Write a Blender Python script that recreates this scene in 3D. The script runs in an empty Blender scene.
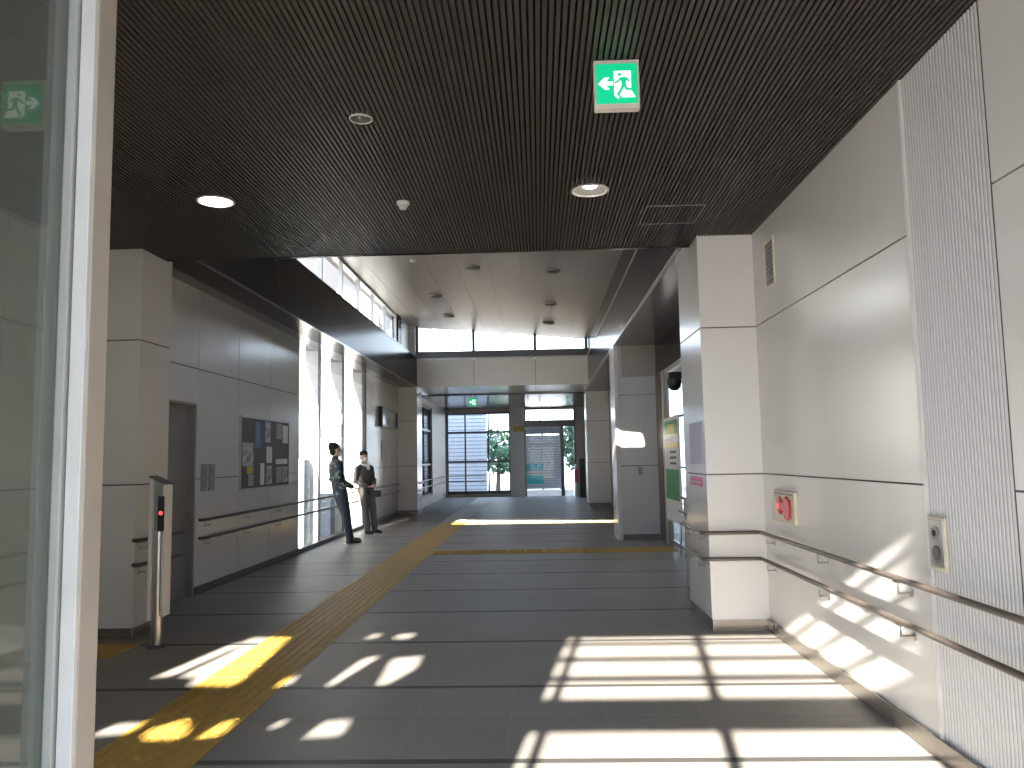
import bpy, bmesh, math, random
from mathutils import Vector, Matrix
R0 = random.Random(7)
C = bpy.context.scene.collection
PI = math.pi

# ------------------------------------------------------------------ materials
def nodes_of(name):
    m = bpy.data.materials.new(name); m.use_nodes = True
    nt = m.node_tree
    return m, nt, nt.nodes, nt.links, nt.nodes['Principled BSDF']

def mat(name, col, rough=0.5, metal=0.0, coat=0.0, vary=0.06, scale=6.0, bump=0.0, spec=0.5, emit=None, estr=0.0, stretch=None):
    m, nt, N, L, b = nodes_of(name)
    tc = N.new('ShaderNodeTexCoord'); nz = N.new('ShaderNodeTexNoise')
    nz.inputs['Scale'].default_value = scale; nz.inputs['Detail'].default_value = 4
    src = tc.outputs['Object']
    if stretch:
        mp = N.new('ShaderNodeMapping'); mp.inputs['Scale'].default_value = stretch
        L.new(src, mp.inputs['Vector']); src = mp.outputs['Vector']
    L.new(src, nz.inputs['Vector'])
    rp = N.new('ShaderNodeValToRGB')
    lo = [max(0, c*(1-vary)) for c in col]; hi = [min(1, c*(1+vary)) for c in col]
    rp.color_ramp.elements[0].position = 0.3; rp.color_ramp.elements[1].position = 0.7
    rp.color_ramp.elements[0].color = (*lo, 1); rp.color_ramp.elements[1].color = (*hi, 1)
    L.new(nz.outputs['Fac'], rp.inputs['Fac']); L.new(rp.outputs['Color'], b.inputs['Base Color'])
    b.inputs['Roughness'].default_value = rough; b.inputs['Metallic'].default_value = metal
    b.inputs['Coat Weight'].default_value = coat; b.inputs['Coat Roughness'].default_value = 0.12
    b.inputs['Specular IOR Level'].default_value = spec
    if bump:
        bp = N.new('ShaderNodeBump'); bp.inputs['Strength'].default_value = bump; bp.inputs['Distance'].default_value = 0.01
        L.new(nz.outputs['Fac'], bp.inputs['Height']); L.new(bp.outputs['Normal'], b.inputs['Normal'])
    if emit:
        b.inputs['Emission Color'].default_value = (*emit, 1); b.inputs['Emission Strength'].default_value = estr
    return m

def glass(name, tint=(1, 1, 1), refl=1.0, ior=1.5, diffuse_mix=0.0):
    m = bpy.data.materials.new(name); m.use_nodes = True
    nt = m.node_tree; N = nt.nodes; L = nt.links; N.clear()
    o = N.new('ShaderNodeOutputMaterial'); mx = N.new('ShaderNodeMixShader')
    t = N.new('ShaderNodeBsdfTransparent'); g = N.new('ShaderNodeBsdfGlossy'); f = N.new('ShaderNodeLayerWeight')
    t.inputs['Color'].default_value = (*tint, 1); g.inputs['Roughness'].default_value = 0.02
    f.inputs['Blend'].default_value = .5
    pw = N.new('ShaderNodeMath'); pw.operation = 'POWER'; pw.inputs[1].default_value = 5.0
    ma = N.new('ShaderNodeMath'); ma.operation = 'MULTIPLY_ADD'; ma.inputs[1].default_value = .96; ma.inputs[2].default_value = ((ior-1)/(ior+1))**2
    L.new(f.outputs['Facing'], pw.inputs[0]); L.new(pw.outputs[0], ma.inputs[0])
    mu = N.new('ShaderNodeMath'); mu.operation = 'MULTIPLY'; mu.inputs[1].default_value = refl; mu.use_clamp = True
    L.new(ma.outputs[0], mu.inputs[0]); L.new(mu.outputs[0], mx.inputs['Fac'])
    base = t
    if diffuse_mix:  # even grey-green diffuse mixed into the transparent part
        df = N.new('ShaderNodeBsdfDiffuse'); df.inputs['Color'].default_value = (.24, .27, .245, 1); m2 = N.new('ShaderNodeMixShader'); m2.inputs['Fac'].default_value = diffuse_mix
        L.new(t.outputs['BSDF'], m2.inputs[1]); L.new(df.outputs['BSDF'], m2.inputs[2]); base = m2
    L.new(base.outputs[0], mx.inputs[1]); L.new(g.outputs['BSDF'], mx.inputs[2]); L.new(mx.outputs['Shader'], o.inputs['Surface'])
    return m

def floor_mat():
    m, nt, N, L, b = nodes_of('floor_tile')
    geo = N.new('ShaderNodeTexCoord'); sx = N.new('ShaderNodeSeparateXYZ'); L.new(geo.outputs['Object'], sx.inputs[0])
    def math_(op, a, v, clamp=False):
        n = N.new('ShaderNodeMath'); n.operation = op; n.use_clamp = clamp
        if isinstance(a, (int, float)): n.inputs[0].default_value = a
        else: L.new(a, n.inputs[0])
        if isinstance(v, (int, float)): n.inputs[1].default_value = v
        else: L.new(v, n.inputs[1])
        return n.outputs[0]
    def line(src, off, period, half):
        a = math_('SUBTRACT', src, off); a = math_('DIVIDE', a, period); a = math_('FRACT', math_('ADD', a, 100.5), 0)
        a = math_('ABSOLUTE', math_('SUBTRACT', a, 0.5), 0); return math_('LESS_THAN', a, half/period)
    ly = line(sx.outputs['Y'], 4.066, 1.285, 0.030)
    lx = line(sx.outputs['X'], 0.363, 0.56, 0.0045)
    ly2 = line(sx.outputs['Y'], 4.066, 0.6425, 0.005)
    n1 = N.new('ShaderNodeTexNoise'); n1.inputs['Scale'].default_value = 120; n1.inputs['Detail'].default_value = 2; L.new(geo.outputs['Object'], n1.inputs['Vector'])
    n2 = N.new('ShaderNodeTexNoise'); n2.inputs['Scale'].default_value = 1.3; n2.inputs['Detail'].default_value = 5; L.new(geo.outputs['Object'], n2.inputs['Vector'])
    r1 = N.new('ShaderNodeValToRGB'); r1.color_ramp.elements[0].color = (.155, .145, .131, 1); r1.color_ramp.elements[1].color = (.36, .335, .305, 1)
    r1.color_ramp.elements[0].position = .25; r1.color_ramp.elements[1].position = .75
    ad = math_('ADD', math_('MULTIPLY', n1.outputs['Fac'], .75), math_('MULTIPLY', n2.outputs['Fac'], .25)); L.new(ad, r1.inputs['Fac'])
    def mixc(fac, a, col):
        n = N.new('ShaderNodeMix'); n.data_type = 'RGBA'; L.new(fac, n.inputs['Factor']); L.new(a, n.inputs[6]); n.inputs[7].default_value = (*col, 1); return n.outputs[2]
    c = mixc(ly2, r1.outputs['Color'], (.17, .16, .148)); c = mixc(lx, c, (.29, .27, .25)); c = mixc(ly, c, (.055, .052, .048))
    L.new(c, b.inputs['Base Color']); b.inputs['Roughness'].default_value = .48; b.inputs['Specular IOR Level'].default_value = .30
    bp = N.new('ShaderNodeBump'); bp.inputs['Strength'].default_value = .08; bp.inputs['Distance'].default_value = .004
    L.new(n1.outputs['Fac'], bp.inputs['Height']); L.new(bp.outputs['Normal'], b.inputs['Normal'])
    return m

def jacket_pattern():
    m, nt, N, L, b = nodes_of('patterned_jacket')
    tc = N.new('ShaderNodeTexCoord'); v = N.new('ShaderNodeTexVoronoi'); v.inputs['Scale'].default_value = 22
    L.new(tc.outputs['Object'], v.inputs['Vector']); rp = N.new('ShaderNodeValToRGB')
    e = rp.color_ramp.elements; e[0].color = (.012, .015, .02, 1); e[1].color = (.16, .17, .15, 1); e[0].position = .35; e[1].position = .8
    k = e.new(.55); k.color = (.03, .06, .07, 1)
    rp.color_ramp.interpolation = 'CONSTANT'; sp = N.new('ShaderNodeSeparateColor')
    L.new(v.outputs['Color'], sp.inputs[0]); L.new(sp.outputs[0], rp.inputs['Fac']); L.new(rp.outputs['Color'], b.inputs['Base Color']); b.inputs['Roughness'].default_value = .8
    return m

M = {}
M['panel'] = mat('white_enamel_panel', (.70, .68, .655), .22, 0, .15, .015, 1.2)
M['panel_l'] = M['panel']
M['groove'] = mat('dark_groove', (.09, .085, .08), .7)
M['rib'] = mat('ribbed_panel', (.60, .59, .585), .4, 0, 0, .02, 2)
M['steel'] = mat('brushed_steel', (.55, .53, .50), .28, 1.0, 0, .05, 40, 0, stretch=(1, 1, .05))
M['rail'] = mat('handrail_bronze', (.105, .085, .072), .35, .2, .0, .05, 20)
M['base'] = mat('baseboard_metal', (.24, .215, .185), .25, .45, 0, .05, 10)
M['darkbase'] = mat('dark_plinth', (.11, .105, .10), .4, .2)
M['ceil'] = mat('dark_brown_slat', (.045, .036, .032), .5, .1, 0, .06, 3)
M['ceilback'] = mat('ceiling_backing', (.008, .007, .007), .9)
M['beam'] = mat('dark_glossy_beam', (.024, .021, .020), .18, .0, .0, .04, 2, spec=.03)
M['soffit'] = mat('grey_soffit', (.075, .07, .067), .2, .1, .1, .04, 2)
M['trim'] = mat('pale_edge_trim', (.42, .36, .31), .3, .5)
M['atr'] = mat('atrium_ceiling_paint', (.27, .243, .222), .40, 0, .0, .02, 1)
M['white'] = mat('white_paint', (.7, .69, .67), .4)
M['floor'] = floor_mat()
M['yellow'] = mat('yellow_tactile_tile', (.46, .285, .05), .55, 0, 0, .12, 14)
M['suntint'] = mat('sun_line_tint_tile', (.33, .27, .13), .55, 0, 0, .12, 14)
M['littact'] = mat('lit_tactile_tile', (.42, .40, .36), .5, 0, 0, .1, 14)
M['alu'] = mat('aluminium_frame', (.46, .46, .45), .35, .6)
M['alud'] = mat('dark_aluminium_frame', (.10, .10, .105), .35, .4)
M['postlit'] = mat('lit_aluminium_post', (.62, .63, .62), .4, .1)
M['stile'] = mat('grey_aluminium_stile', (.34, .36, .34), .5, .1)
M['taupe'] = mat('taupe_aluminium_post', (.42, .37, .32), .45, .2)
M['glass'] = glass('clear_glass', (.96, .98, .98))
M['glassdoor'] = glass('tinted_partition_glass', (.62, .66, .63), 1.0, 1.6, .26)
M['glasslow'] = glass('low_reflection_glass', (.97, .98, .98), .3)
M['green'] = mat('exit_green', (.0, .36, .17), .4, emit=(.0, .46, .20), estr=.62, vary=.02)
M['signwhite'] = mat('exit_white', (.8, .85, .8), .4, emit=(.85, 1, .88), estr=.75, vary=.01)
M['signbody'] = mat('sign_housing', (.62, .55, .48), .5)
M['lamp'] = mat('lamp_lit', (.9, .9, .9), .4, emit=(1, .97, .9), estr=14, vary=0)
M['lampoff'] = mat('lamp_unlit', (.55, .50, .42), .3, .3)
M['reflector'] = mat('lamp_reflector', (.12, .112, .10), .4, .0)
M['ring'] = mat('lamp_ring', (.60, .57, .53), .4)
M['cream'] = mat('cream_plate', (.70, .64, .48), .4)
M['red'] = mat('red_plastic', (.55, .02, .025), .3, 0, .3)
M['redlit'] = mat('red_lens_lit', (.8, .06, .06), .3, emit=(1, .1, .1), estr=.8)
M['black'] = mat('black_plastic', (.015, .015, .015), .35)
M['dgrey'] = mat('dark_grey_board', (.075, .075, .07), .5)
M['grey'] = mat('grey_plate', (.27, .26, .245), .4, .3)
M['door'] = mat('grey_door_leaf', (.25, .235, .22), .45)
M['brown'] = mat('brown_jamb', (.09, .065, .045), .35, .3)
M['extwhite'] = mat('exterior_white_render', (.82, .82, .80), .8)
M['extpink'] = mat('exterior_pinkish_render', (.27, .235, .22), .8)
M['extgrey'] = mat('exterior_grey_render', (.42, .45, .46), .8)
M['extblue'] = mat('exterior_blue_grey', (.30, .36, .44), .6)
M['ground'] = mat('asphalt_ground', (.38, .335, .29), .9, vary=.15, scale=2)
M['louver'] = mat('louver_pale', (.72, .77, .84), .5)
M['louverg'] = mat('louver_grey', (.20, .20, .21), .5)
M['teal'] = mat('teal_banner', (.0, .15, .15), .6)
M['leaf'] = mat('tree_leaf', (.05, .12, .06), .6, vary=.4, scale=3)
M['bark'] = mat('tree_bark', (.10, .07, .05), .9)
M['skin'] = mat('skin', (.50, .30, .21), .55)
M['hair'] = mat('hair', (.014, .012, .011), .85, spec=.15)
M['jacket1'] = jacket_pattern()
M['jacket2'] = mat('taupe_jacket', (.085, .075, .068), .85, bump=.3, scale=40)
M['jeans'] = mat('dark_blue_trousers', (.022, .028, .042), .85, bump=.2, scale=60)
M['slacks'] = mat('taupe_trousers', (.13, .115, .10), .85, bump=.2, scale=60)
M['shoe'] = mat('dark_shoe', (.02, .018, .017), .5)
M['shoe2'] = mat('brown_shoe', (.10, .075, .06), .5)
M['mask'] = mat('white_cloth', (.78, .78, .78), .9)
M['bag'] = mat('black_bag', (.02, .02, .022), .6)
M['pgreen'] = mat('poster_green', (.03, .28, .10), .45)
M['pwhite'] = mat('poster_white', (.85, .86, .84), .45)
M['pyellow'] = mat('poster_yellow', (.60, .50, .06), .45)
M['pblue'] = mat('poster_blue', (.10, .22, .42), .45)
M['pink'] = mat('poster_pink', (.62, .10, .26), .45)
M['purple'] = mat('poster_lilac', (.42, .40, .55), .45)
M['pgrey'] = mat('poster_grey', (.36, .36, .35), .45, vary=.35, scale=30)
M['pphoto'] = mat('poster_photo', (.42, .42, .44), .4, vary=.8, scale=14)
M['screen'] = mat('framed_picture', (.40, .45, .5), .12, 0, .6, vary=.3, scale=5)

# ------------------------------------------------------------------ mesh helpers
class MB:
    def __init__(s): s.v = []; s.f = []; s.m = []
    def add(s, vs, fs, m=0):
        o = len(s.v); s.v += [tuple(v) for v in vs]
        for f in fs: s.f.append([o+i for i in f]); s.m.append(m)
        return s
    def box(s, x0, x1, y0, y1, z0, z1, m=0):
        x0, x1 = sorted((x0, x1)); y0, y1 = sorted((y0, y1)); z0, z1 = sorted((z0, z1))
        return s.add([(x0, y0, z0), (x1, y0, z0), (x1, y1, z0), (x0, y1, z0), (x0, y0, z1), (x1, y0, z1), (x1, y1, z1), (x0, y1, z1)],
                     [(0, 3, 2, 1), (4, 5, 6, 7), (0, 1, 5, 4), (1, 2, 6, 5), (2, 3, 7, 6), (3, 0, 4, 7)], m)
    def hexa(s, b, t, m=0):      # quads bottom / top (4 pts each)
        return s.add(list(b)+list(t), [(0, 3, 2, 1), (4, 5, 6, 7), (0, 1, 5, 4), (1, 2, 6, 5), (2, 3, 7, 6), (3, 0, 4, 7)], m)
    def rings(s, rs, cap=True, m=0):
        n = len(rs[0]); o = len(s.v)
        for r in rs: s.v += [tuple(p) for p in r]
        for k in range(len(rs)-1):
            for i in range(n):
                j = (i+1) % n
                s.f.append([o+k*n+i, o+k*n+j, o+(k+1)*n+j, o+(k+1)*n+i]); s.m.append(m)
        if cap:
            s.f.append([o+i for i in reversed(range(n))]); s.m.append(m)
            s.f.append([o+(len(rs)-1)*n+i for i in range(n)]); s.m.append(m)
        return s
    def tube(s, pts, r, n=12, m=0, flat=1.0):
        pts = [Vector(p) for p in pts]; rr = r if isinstance(r, (list, tuple)) else [r]*len(pts); rs = []
        ref = Vector((0, 0, 1))
        if abs((pts[-1]-pts[0]).normalized().z) > .9: ref = Vector((1, 0, 0))
        for i, p in enumerate(pts):
            a = (p-pts[i-1]).normalized() if i else None; b = (pts[i+1]-p).normalized() if i < len(pts)-1 else None
            t = ((a or b)+(b or a)).normalized(); k = 1.0
            if a and b: k = 1/max(.5, math.sqrt(max(0.05, (1+a.dot(b))/2)))
            u = ref.cross(t).normalized(); w = t.cross(u)
            rs.append([p+u*math.cos(2*PI*q/n)*rr[i]*k+w*math.sin(2*PI*q/n)*rr[i]*flat for q in range(n)])
        return s.rings(rs, True, m)
    def lathe(s, prof, c, axis=(0, 0, 1), n=28, m=0):   # prof: (radius, height along axis)
        ax = Vector(axis).normalized(); u = ax.orthogonal().normalized(); w = ax.cross(u); c = Vector(c)
        return s.rings([[c+ax*h+(u*math.cos(2*PI*q/n)+w*math.sin(2*PI*q/n))*max(r, 1e-4) for q in range(n)] for r, h in prof], True, m)
    def ball(s, c, rx, ry=None, rz=None, n=16, k=10, m=0, rot=None):
        ry = ry or rx; rz = rz or rx; c = Vector(c); rs = []
        for i in range(1, k):
            a = PI*i/k
            ring = []
            for q in range(n):
                p = Vector((rx*math.sin(a)*math.cos(2*PI*q/n), ry*math.sin(a)*math.sin(2*PI*q/n), -rz*math.cos(a)))
                if rot: p = rot @ p
                ring.append(c+p)
            rs.append(ring)
        return s.rings(rs, True, m)
    def prism(s, poly, d, m=0):     # poly: list of 3D points (planar), extruded by vector d
        d = Vector(d); a = [Vector(p) for p in poly]; n = len(a)
        return s.add(a+[p+d for p in a], [tuple(reversed(range(n))), tuple(range(n, 2*n))]+[(i, (i+1) % n, n+(i+1) % n, n+i) for i in range(n)], m)
    def build(s, name, mats, parent=None, bevel=0, smooth=False, origin=None):
        if not isinstance(mats, (list, tuple)): mats = [mats]
        if parent is not None: org = wloc(parent)
        elif origin is not None: org = Vector(origin)
        else:
            xs = [v[0] for v in s.v]; ys = [v[1] for v in s.v]; zs = [v[2] for v in s.v]
            org = Vector(((min(xs)+max(xs))/2, (min(ys)+max(ys))/2, min(zs)))
        me = bpy.data.meshes.new(name); me.from_pydata([tuple(Vector(v)-org) for v in s.v], [], s.f)
        for m in mats: me.materials.append(m)
        for p, k in zip(me.polygons, s.m): p.material_index = k
        bm = bmesh.new(); bm.from_mesh(me); bmesh.ops.recalc_face_normals(bm, faces=bm.faces)
        if bevel:
            bmesh.ops.bevel(bm, geom=[e for e in bm.edges if len(e.link_faces) == 2 and e.calc_face_angle(0) > .6], offset=bevel, segments=2, affect='EDGES', profile=.6, clamp_overlap=True)
        bm.to_mesh(me); bm.free()
        o = bpy.data.objects.new(name, me); C.objects.link(o)
        if smooth:
            me.polygons.foreach_set('use_smooth', [True]*len(me.polygons)); me.set_sharp_from_angle(angle=.7)
        if parent is not None: o.parent = parent
        else: o.location = org
        return o
def wloc(o):
    p = Vector(o.location)
    while o.parent: o = o.parent; p = p+Vector(o.location)
    return p
def tag(o, label, cat, group=None, kind=None):
    o['label'] = label; o['category'] = cat
    if group: o['group'] = group
    if kind: o['kind'] = kind
    return o
def struct(o, label, cat):
    return tag(o, label, cat, kind='structure')
def thing(name, loc, label, cat, group=None):
    o = bpy.data.objects.new(name, None); C.objects.link(o); o.location = loc; o.empty_display_size = .1
    return tag(o, label, cat, group)
def copy_tree(o, parent=None):
    c = o.copy(); C.objects.link(c); c.parent = parent
    for ch in list(o.children): copy_tree(ch, c)
    return c
def B(*a): return MB().box(*a)

# ------------------------------------------------------------------ setting: constants
XR, XL = 1.94, -4.0          # right wall, left wall
ZC = 3.45                    # slatted ceiling
ZB0, ZB1 = 3.56, 4.37        # beams
XBL, XBR = -3.4, 1.43        # beam faces
YB = 22.0                    # bulkhead
YE = 31.3                    # end wall
SH = (1.33, 2.62)            # joint heights
def zc_at(x): return 5.30-.091*(x+3.4)

# floor
f = B(-4.6, 3.2, -1.3, YE+.2, -.12, 0).build('floor', M['floor'], origin=(0, 0, 0)); struct(f, 'grey stone tiled floor with dark cross joints', 'floor')
g = B(-60, 60, -40, 90, -.5, -.13).build('ground', M['ground']); struct(g, 'grey paved ground outside the building', 'ground')

# slatted ceiling over the near bay
mb = MB()
x = -4.0; mb.box(-4.02, 1.96, -.9, 7.24, 3.512, 3.522, 1)
while x < 1.935:
    cuts = []
    for lx, ly, lr in ((-2.37, 5.62, .128), (.417, 5.62, .13), (-.975, 4.29, .063)):
        dx = min(abs(x-lx), abs(x+.0195-lx))
        if x <= lx <= x+.0195: dx = 0
        if dx < lr: h_ = math.sqrt(lr*lr-dx*dx); cuts.append((ly-h_, ly+h_))
    y = -.9
    for a, b in sorted(cuts): mb.box(x, x+.0195, y, a, 3.45, 3.474, 0); y = b
    mb.box(x, x+.0195, y, 7.245, 3.45, 3.474, 0); x += .0305
c = mb.build('ceiling', [M['ceil'], M['ceilback']]); struct(c, 'dark brown ceiling of narrow slats running lengthwise', 'ceiling')
r = B(-4.3, 2.3, -.9, 7.3, 3.525, 4.0).build('roof_slab', M['white']); struct(r, 'roof slab above the slatted ceiling', 'roof')
t = B(-3.53, 1.46, 7.245, 7.29, 3.445, 3.55).build('trim_1', M['beam']); struct(t, 'thin dark trim along the far edge of the slatted ceiling', 'trim')

# panelled walls ---------------------------------------------------------------
def xwall(name, label, X, side, y0, y1, joints, z1=3.45, zs=SH, thick=.12, holes=(), z0=0.0, m=None):
    """wall in plane x=X; side=-1 faces -x (room on the left), +1 faces +x. holes: (ya,yb,za,zb)"""
    mb = MB(); ys = [y0]+list(joints)+[y1]; zz = [z0]+[z for z in zs if z0 < z < z1]+[z1]; g = .005
    cuts_y = sorted(set(ys+[h for q in holes for h in q[:2]])); cuts_z = sorted(set(zz+[h for q in holes for h in q[2:]]))
    def inh(a, b, c, d):
        return any(a >= q[0]-1e-4 and b <= q[1]+1e-4 and c >= q[2]-1e-4 and d <= q[3]+1e-4 for q in holes)
    for a, b in zip(cuts_y, cuts_y[1:]):
        for c_, d in zip(cuts_z, cuts_z[1:]):
            if inh(a, b, c_, d): continue
            ga = g if a in ys and a != y0 else 0; gb = g if b in ys and b != y1 else 0
            gc = g if c_ in zz and c_ != z0 else 0; gd = g if d in zz and d != z1 else 0
            mb.box(X, X-side*.012, a+ga, b-gb, c_+gc, d-gd, 0)
            mb.box(X-side*.012, X-side*thick, a, b, c_, d, 1)
    o = mb.build(name, [m or M['panel'], M['groove']]); return struct(o, label, 'wall')

# right wall: smooth panels either side of a ribbed panel
mb = MB(); g = .005
for a, b in ((4.062, 6.93), (.6, 3.30), (-1.25, .6)):
    for c_, d in zip((0,)+SH, SH+(3.45,)):
        mb.box(XR, XR+.014, a+g, b-g, c_+(g if c_ else 0), d-(g if d < 3.4 else 0), 0)
mb.box(XR+.014, XR+.14, -1.25, 6.93, 0, 3.5, 1)
mb.box(XR-.006, XR+.014, 4.036, 4.058, 0, 3.45, 2)          # pale joint profile
y = 3.325
while y < 4.02:
    mb.hexa([(XR+.012, y, 0), (XR+.007, y+.004, 0), (XR+.007, y+.017, 0), (XR+.012, y+.021, 0)],
            [(XR+.012, y, 3.45), (XR+.007, y+.004, 3.45), (XR+.007, y+.017, 3.45), (XR+.012, y+.021, 3.45)], 3); y += .0285
w = mb.build('wall_right', [M['panel'], M['groove'], M['white'], M['rib']]); struct(w, 'white enamel panel wall on the right with a ribbed upright panel', 'wall')
b = B(XR-.022, XR, -1.2, 6.92, 0, .10).build('baseboard_right', M['base'], bevel=.003); struct(b, 'brown metal baseboard along the right wall', 'baseboard')

def column(name, label, x0, x1, y0, y1, z1, zs=SH, plinth=.1):
    mb = MB(); zz = [0]+[z for z in zs if z < z1]+[z1]
    for c_, d in zip(zz, zz[1:]):
        mb.box(x0, x1, y0, y1, c_+(.005 if c_ else plinth), d-(.005 if d != z1 else 0), 0)
    mb.box(x0+.012, x1-.012, y0+.012, y1-.012, 0, z1-.01, 1)
    mb.box(x0+.006, x1-.006, y0+.006, y1-.006, 0, plinth, 2)
    o = mb.build(name, [M['panel'], M['groove'], M['base']], bevel=.003); return struct(o, label, 'column')
column('column', 'white panelled column at the near end of the right wall with wrapped handrails', 1.45, 1.97, 6.92, 7.9, 3.56)
column('column', 'white panelled column beside the glass door in the middle of the right side', 1.49, 2.17, 14.45, 15.3, 3.56)
column('column', 'far white panelled column on the right near the end door', 1.49, 2.28, 24.4, 25.2, 3.56)
column('column', 'white panelled column on the left beside the signal post', -4.0, -3.545, 6.84, 7.42, 3.56)
column('column', 'far white panelled column on the left under the bulkhead', -4.0, -3.45, YB+.25, 23.2, 3.56)
o = MB().box(1.405, 1.485, 14.36, 15.2, 0, 3.56).build('trim_2', M['panel'], bevel=.004); struct(o, 'narrow pale fin on the left edge of the middle right column', 'trim')
o = MB().box(1.56, 2.17, 14.425, 14.448, 2.96, 3.55).build('trim_3', M['taupe'], bevel=.003); struct(o, 'taupe fascia panel at the top of the middle right column', 'trim')

# left walls
xwall('wall_left', 'white panelled wall on the left with a notice board', XL, 1, 7.42, 13.0, (9.1, 10.34, 11.6), 3.62, holes=[(8.0, 9.07, 0, 2.21)])
xwall('wall_left.001', 'white panelled wall on the left beyond the tall window', XL, 1, 18.2, YB+.3, (20.1,), 3.62)
xwall('wall_left.002', 'white panelled wall on the left of the entrance', XL, 1, -1.2, 6.84, (.5, 1.8, 3.1, 4.4, 5.7), 3.5, holes=[(-.6, 2.4, .5, 3.3)])
w0 = thing('added_fill_window', (XL, .9, .5), 'unseen side window added left of the entrance to light the right wall', 'window'); w0['kind'] = 'structure'  # unseen window, added to let skylight onto the right wall
mb = MB()
for y in (-.58, .9, 2.38): mb.box(XL-.1, XL, y-.03, y+.03, .5, 3.3)
mb.box(XL-.1, XL, -.6, 2.4, .5, .56); mb.box(XL-.1, XL, -.6, 2.4, 3.24, 3.3); mb.build('window_frame', M['alu'], w0)
B(XL-.06, XL-.052, -.56, 2.36, .56, 3.24).build('glass_pane', M['glass'], w0)
o = B(-6.2, XL-.1, -1.3, -1.15, -.13, 8.0).build('sun_block_wall_left', M['extwhite']); struct(o, 'unseen outdoor wall added beside the entrance to block the sun', 'wall')  # unseen wall, added to keep sun out of the side window
b = B(XL, XL+.02, 9.07, 13.0, 0, .09).build('baseboard_left', M['darkbase'], bevel=.003); struct(b, 'dark baseboard along the left wall under the notice board', 'baseboard')
b = B(XL, XL+.02, 18.2, 22.25, 0, .09).build('baseboard_left.001', M['darkbase'], bevel=.003); struct(b, 'dark baseboard along the left wall beyond the window', 'baseboard')
# recessed door
d = thing('door_2', (XL, 8.5, 0), 'plain grey door set back in the left wall by the column', 'door'); d['kind'] = 'structure'
B(XL-.115, XL-.075, 8.0, 9.07, 0, 2.20).build('door_leaf', M['door'], d)
MB().box(XL-.075, XL-.002, 9.03, 9.07, 0, 2.21).box(XL-.075, XL-.002, 8.0, 8.04, 0, 2.21).box(XL-.075, XL-.002, 8.04, 9.03, 2.185, 2.21).build('door_frame', M['grey'], d)
MB().tube([(XL-.075, 8.13, 1.0), (XL-.03, 8.13, 1.0), (XL-.03, 8.25, 1.0)], .009).build('door_handle', M['steel'], d, smooth=True)

# tall left window
w1 = thing('window_1', (XL, 15.6, 0), 'tall bright window of four panes in the left wall behind the two people', 'window'); w1['kind'] = 'structure'
mb = MB()
for y in (13.02, 14.40, 16.2, 18.18): mb.box(XL-.075, XL-.035, y-.018, y+.018, .06, 3.62)
mb.box(XL-.10, XL+.02, 13.0, 18.2, 0, .075); mb.box(XL-.10, XL, 13.0, 18.2, 3.57, 3.62)
mb.build('window_frame', M['alud'], w1)
for a, b_ in ((13.04, 14.38), (14.42, 16.18), (16.22, 18.16)):
    B(XL-.06, XL-.052, a, b_, .075, 3.57).build('glass_pane', M['glass'], w1)

# beams, soffits, atrium
o = B(XBL-.40, XBL, 7.3, YB, ZB0, ZB1).build('beam', M['beam'], bevel=.006); struct(o, 'long dark glossy beam on the left below the high windows', 'beam')
o = B(XBR, XBR+.8, 7.3, 24.4, ZB0+.002, ZB1).build('beam', M['beam'], bevel=.006); struct(o, 'long dark glossy beam on the right above the columns', 'beam')
o = B(XBR-.012, XBR-.001, 7.3, 24.0, ZB1-.02, ZB1+.012).box(XBR-.014, XBR+.02, 7.3, 24.0, ZB0-.02, ZB0+.004).build('trim_4', M['trim']); struct(o, 'pale metal edge lines along the right beam', 'trim')
o = B(XBL-.02, XBL+.012, 7.3, YB, ZB0-.016, ZB0+.004).box(XBL-.01, XBL+.01, 7.3, YB, ZB1, ZB1+.012).build('trim_5', M['soffit']); struct(o, 'grey metal edge lines along the left beam', 'trim')
o = MB().box(XL-.05, XBL-.02, 7.3, YB, 3.565, 3.60).box(XL-.5, XBL-.4, 7.3, YB+9.5, 3.625, 3.85).build('soffit', M['soffit']); struct(o, 'grey glossy soffit between left beam and left wall', 'soffit')
o = MB().box(XBR+.02, 2.6, 7.3, 24.4, 3.535, 3.559).box(XBR+.81, 2.6, 7.3, YE, 3.56, 3.9).build('soffit', M['soffit']); struct(o, 'grey glossy soffit over the right doorway', 'soffit')
o = B(XBR+.02, XBR+.2, 7.3, 24.4, ZB1, 5.1).build('wall_right.001', M['beam']); struct(o, 'dark wall strip between right beam and sloping ceiling', 'wall')
# sloped atrium ceiling
mb = MB()
x = -3.86
while x < 1.62:
    x2 = min(x+.60, 1.65)
    a, b_ = x+.0015, x2-.0015
    mb.hexa([(a, 7.56, zc_at(a)), (b_, 7.56, zc_at(b_)), (b_, YB+.2, zc_at(b_)), (a, YB+.2, zc_at(a))],
            [(a, 7.56, zc_at(a)+.03), (b_, 7.56, zc_at(b_)+.03), (b_, YB+.2, zc_at(b_)+.03), (a, YB+.2, zc_at(a)+.03)], 0); x = x2
mb.hexa([(-4.0, 7.56, zc_at(-4)+.02), (1.9, 7.56, zc_at(1.9)+.02), (1.9, YB+.4, zc_at(1.9)+.02), (-4.0, YB+.4, zc_at(-4)+.02)],
        [(-4.0, 7.56, zc_at(-4)+.2), (1.9, 7.56, zc_at(1.9)+.2), (1.9, YB+.4, zc_at(1.9)+.2), (-4.0, YB+.4, zc_at(-4)+.2)], 1)
o = mb.build('ceiling.001', [M['atr'], M['groove']]); struct(o, 'pale sloping ceiling of the taller hall beyond', 'ceiling')
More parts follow.
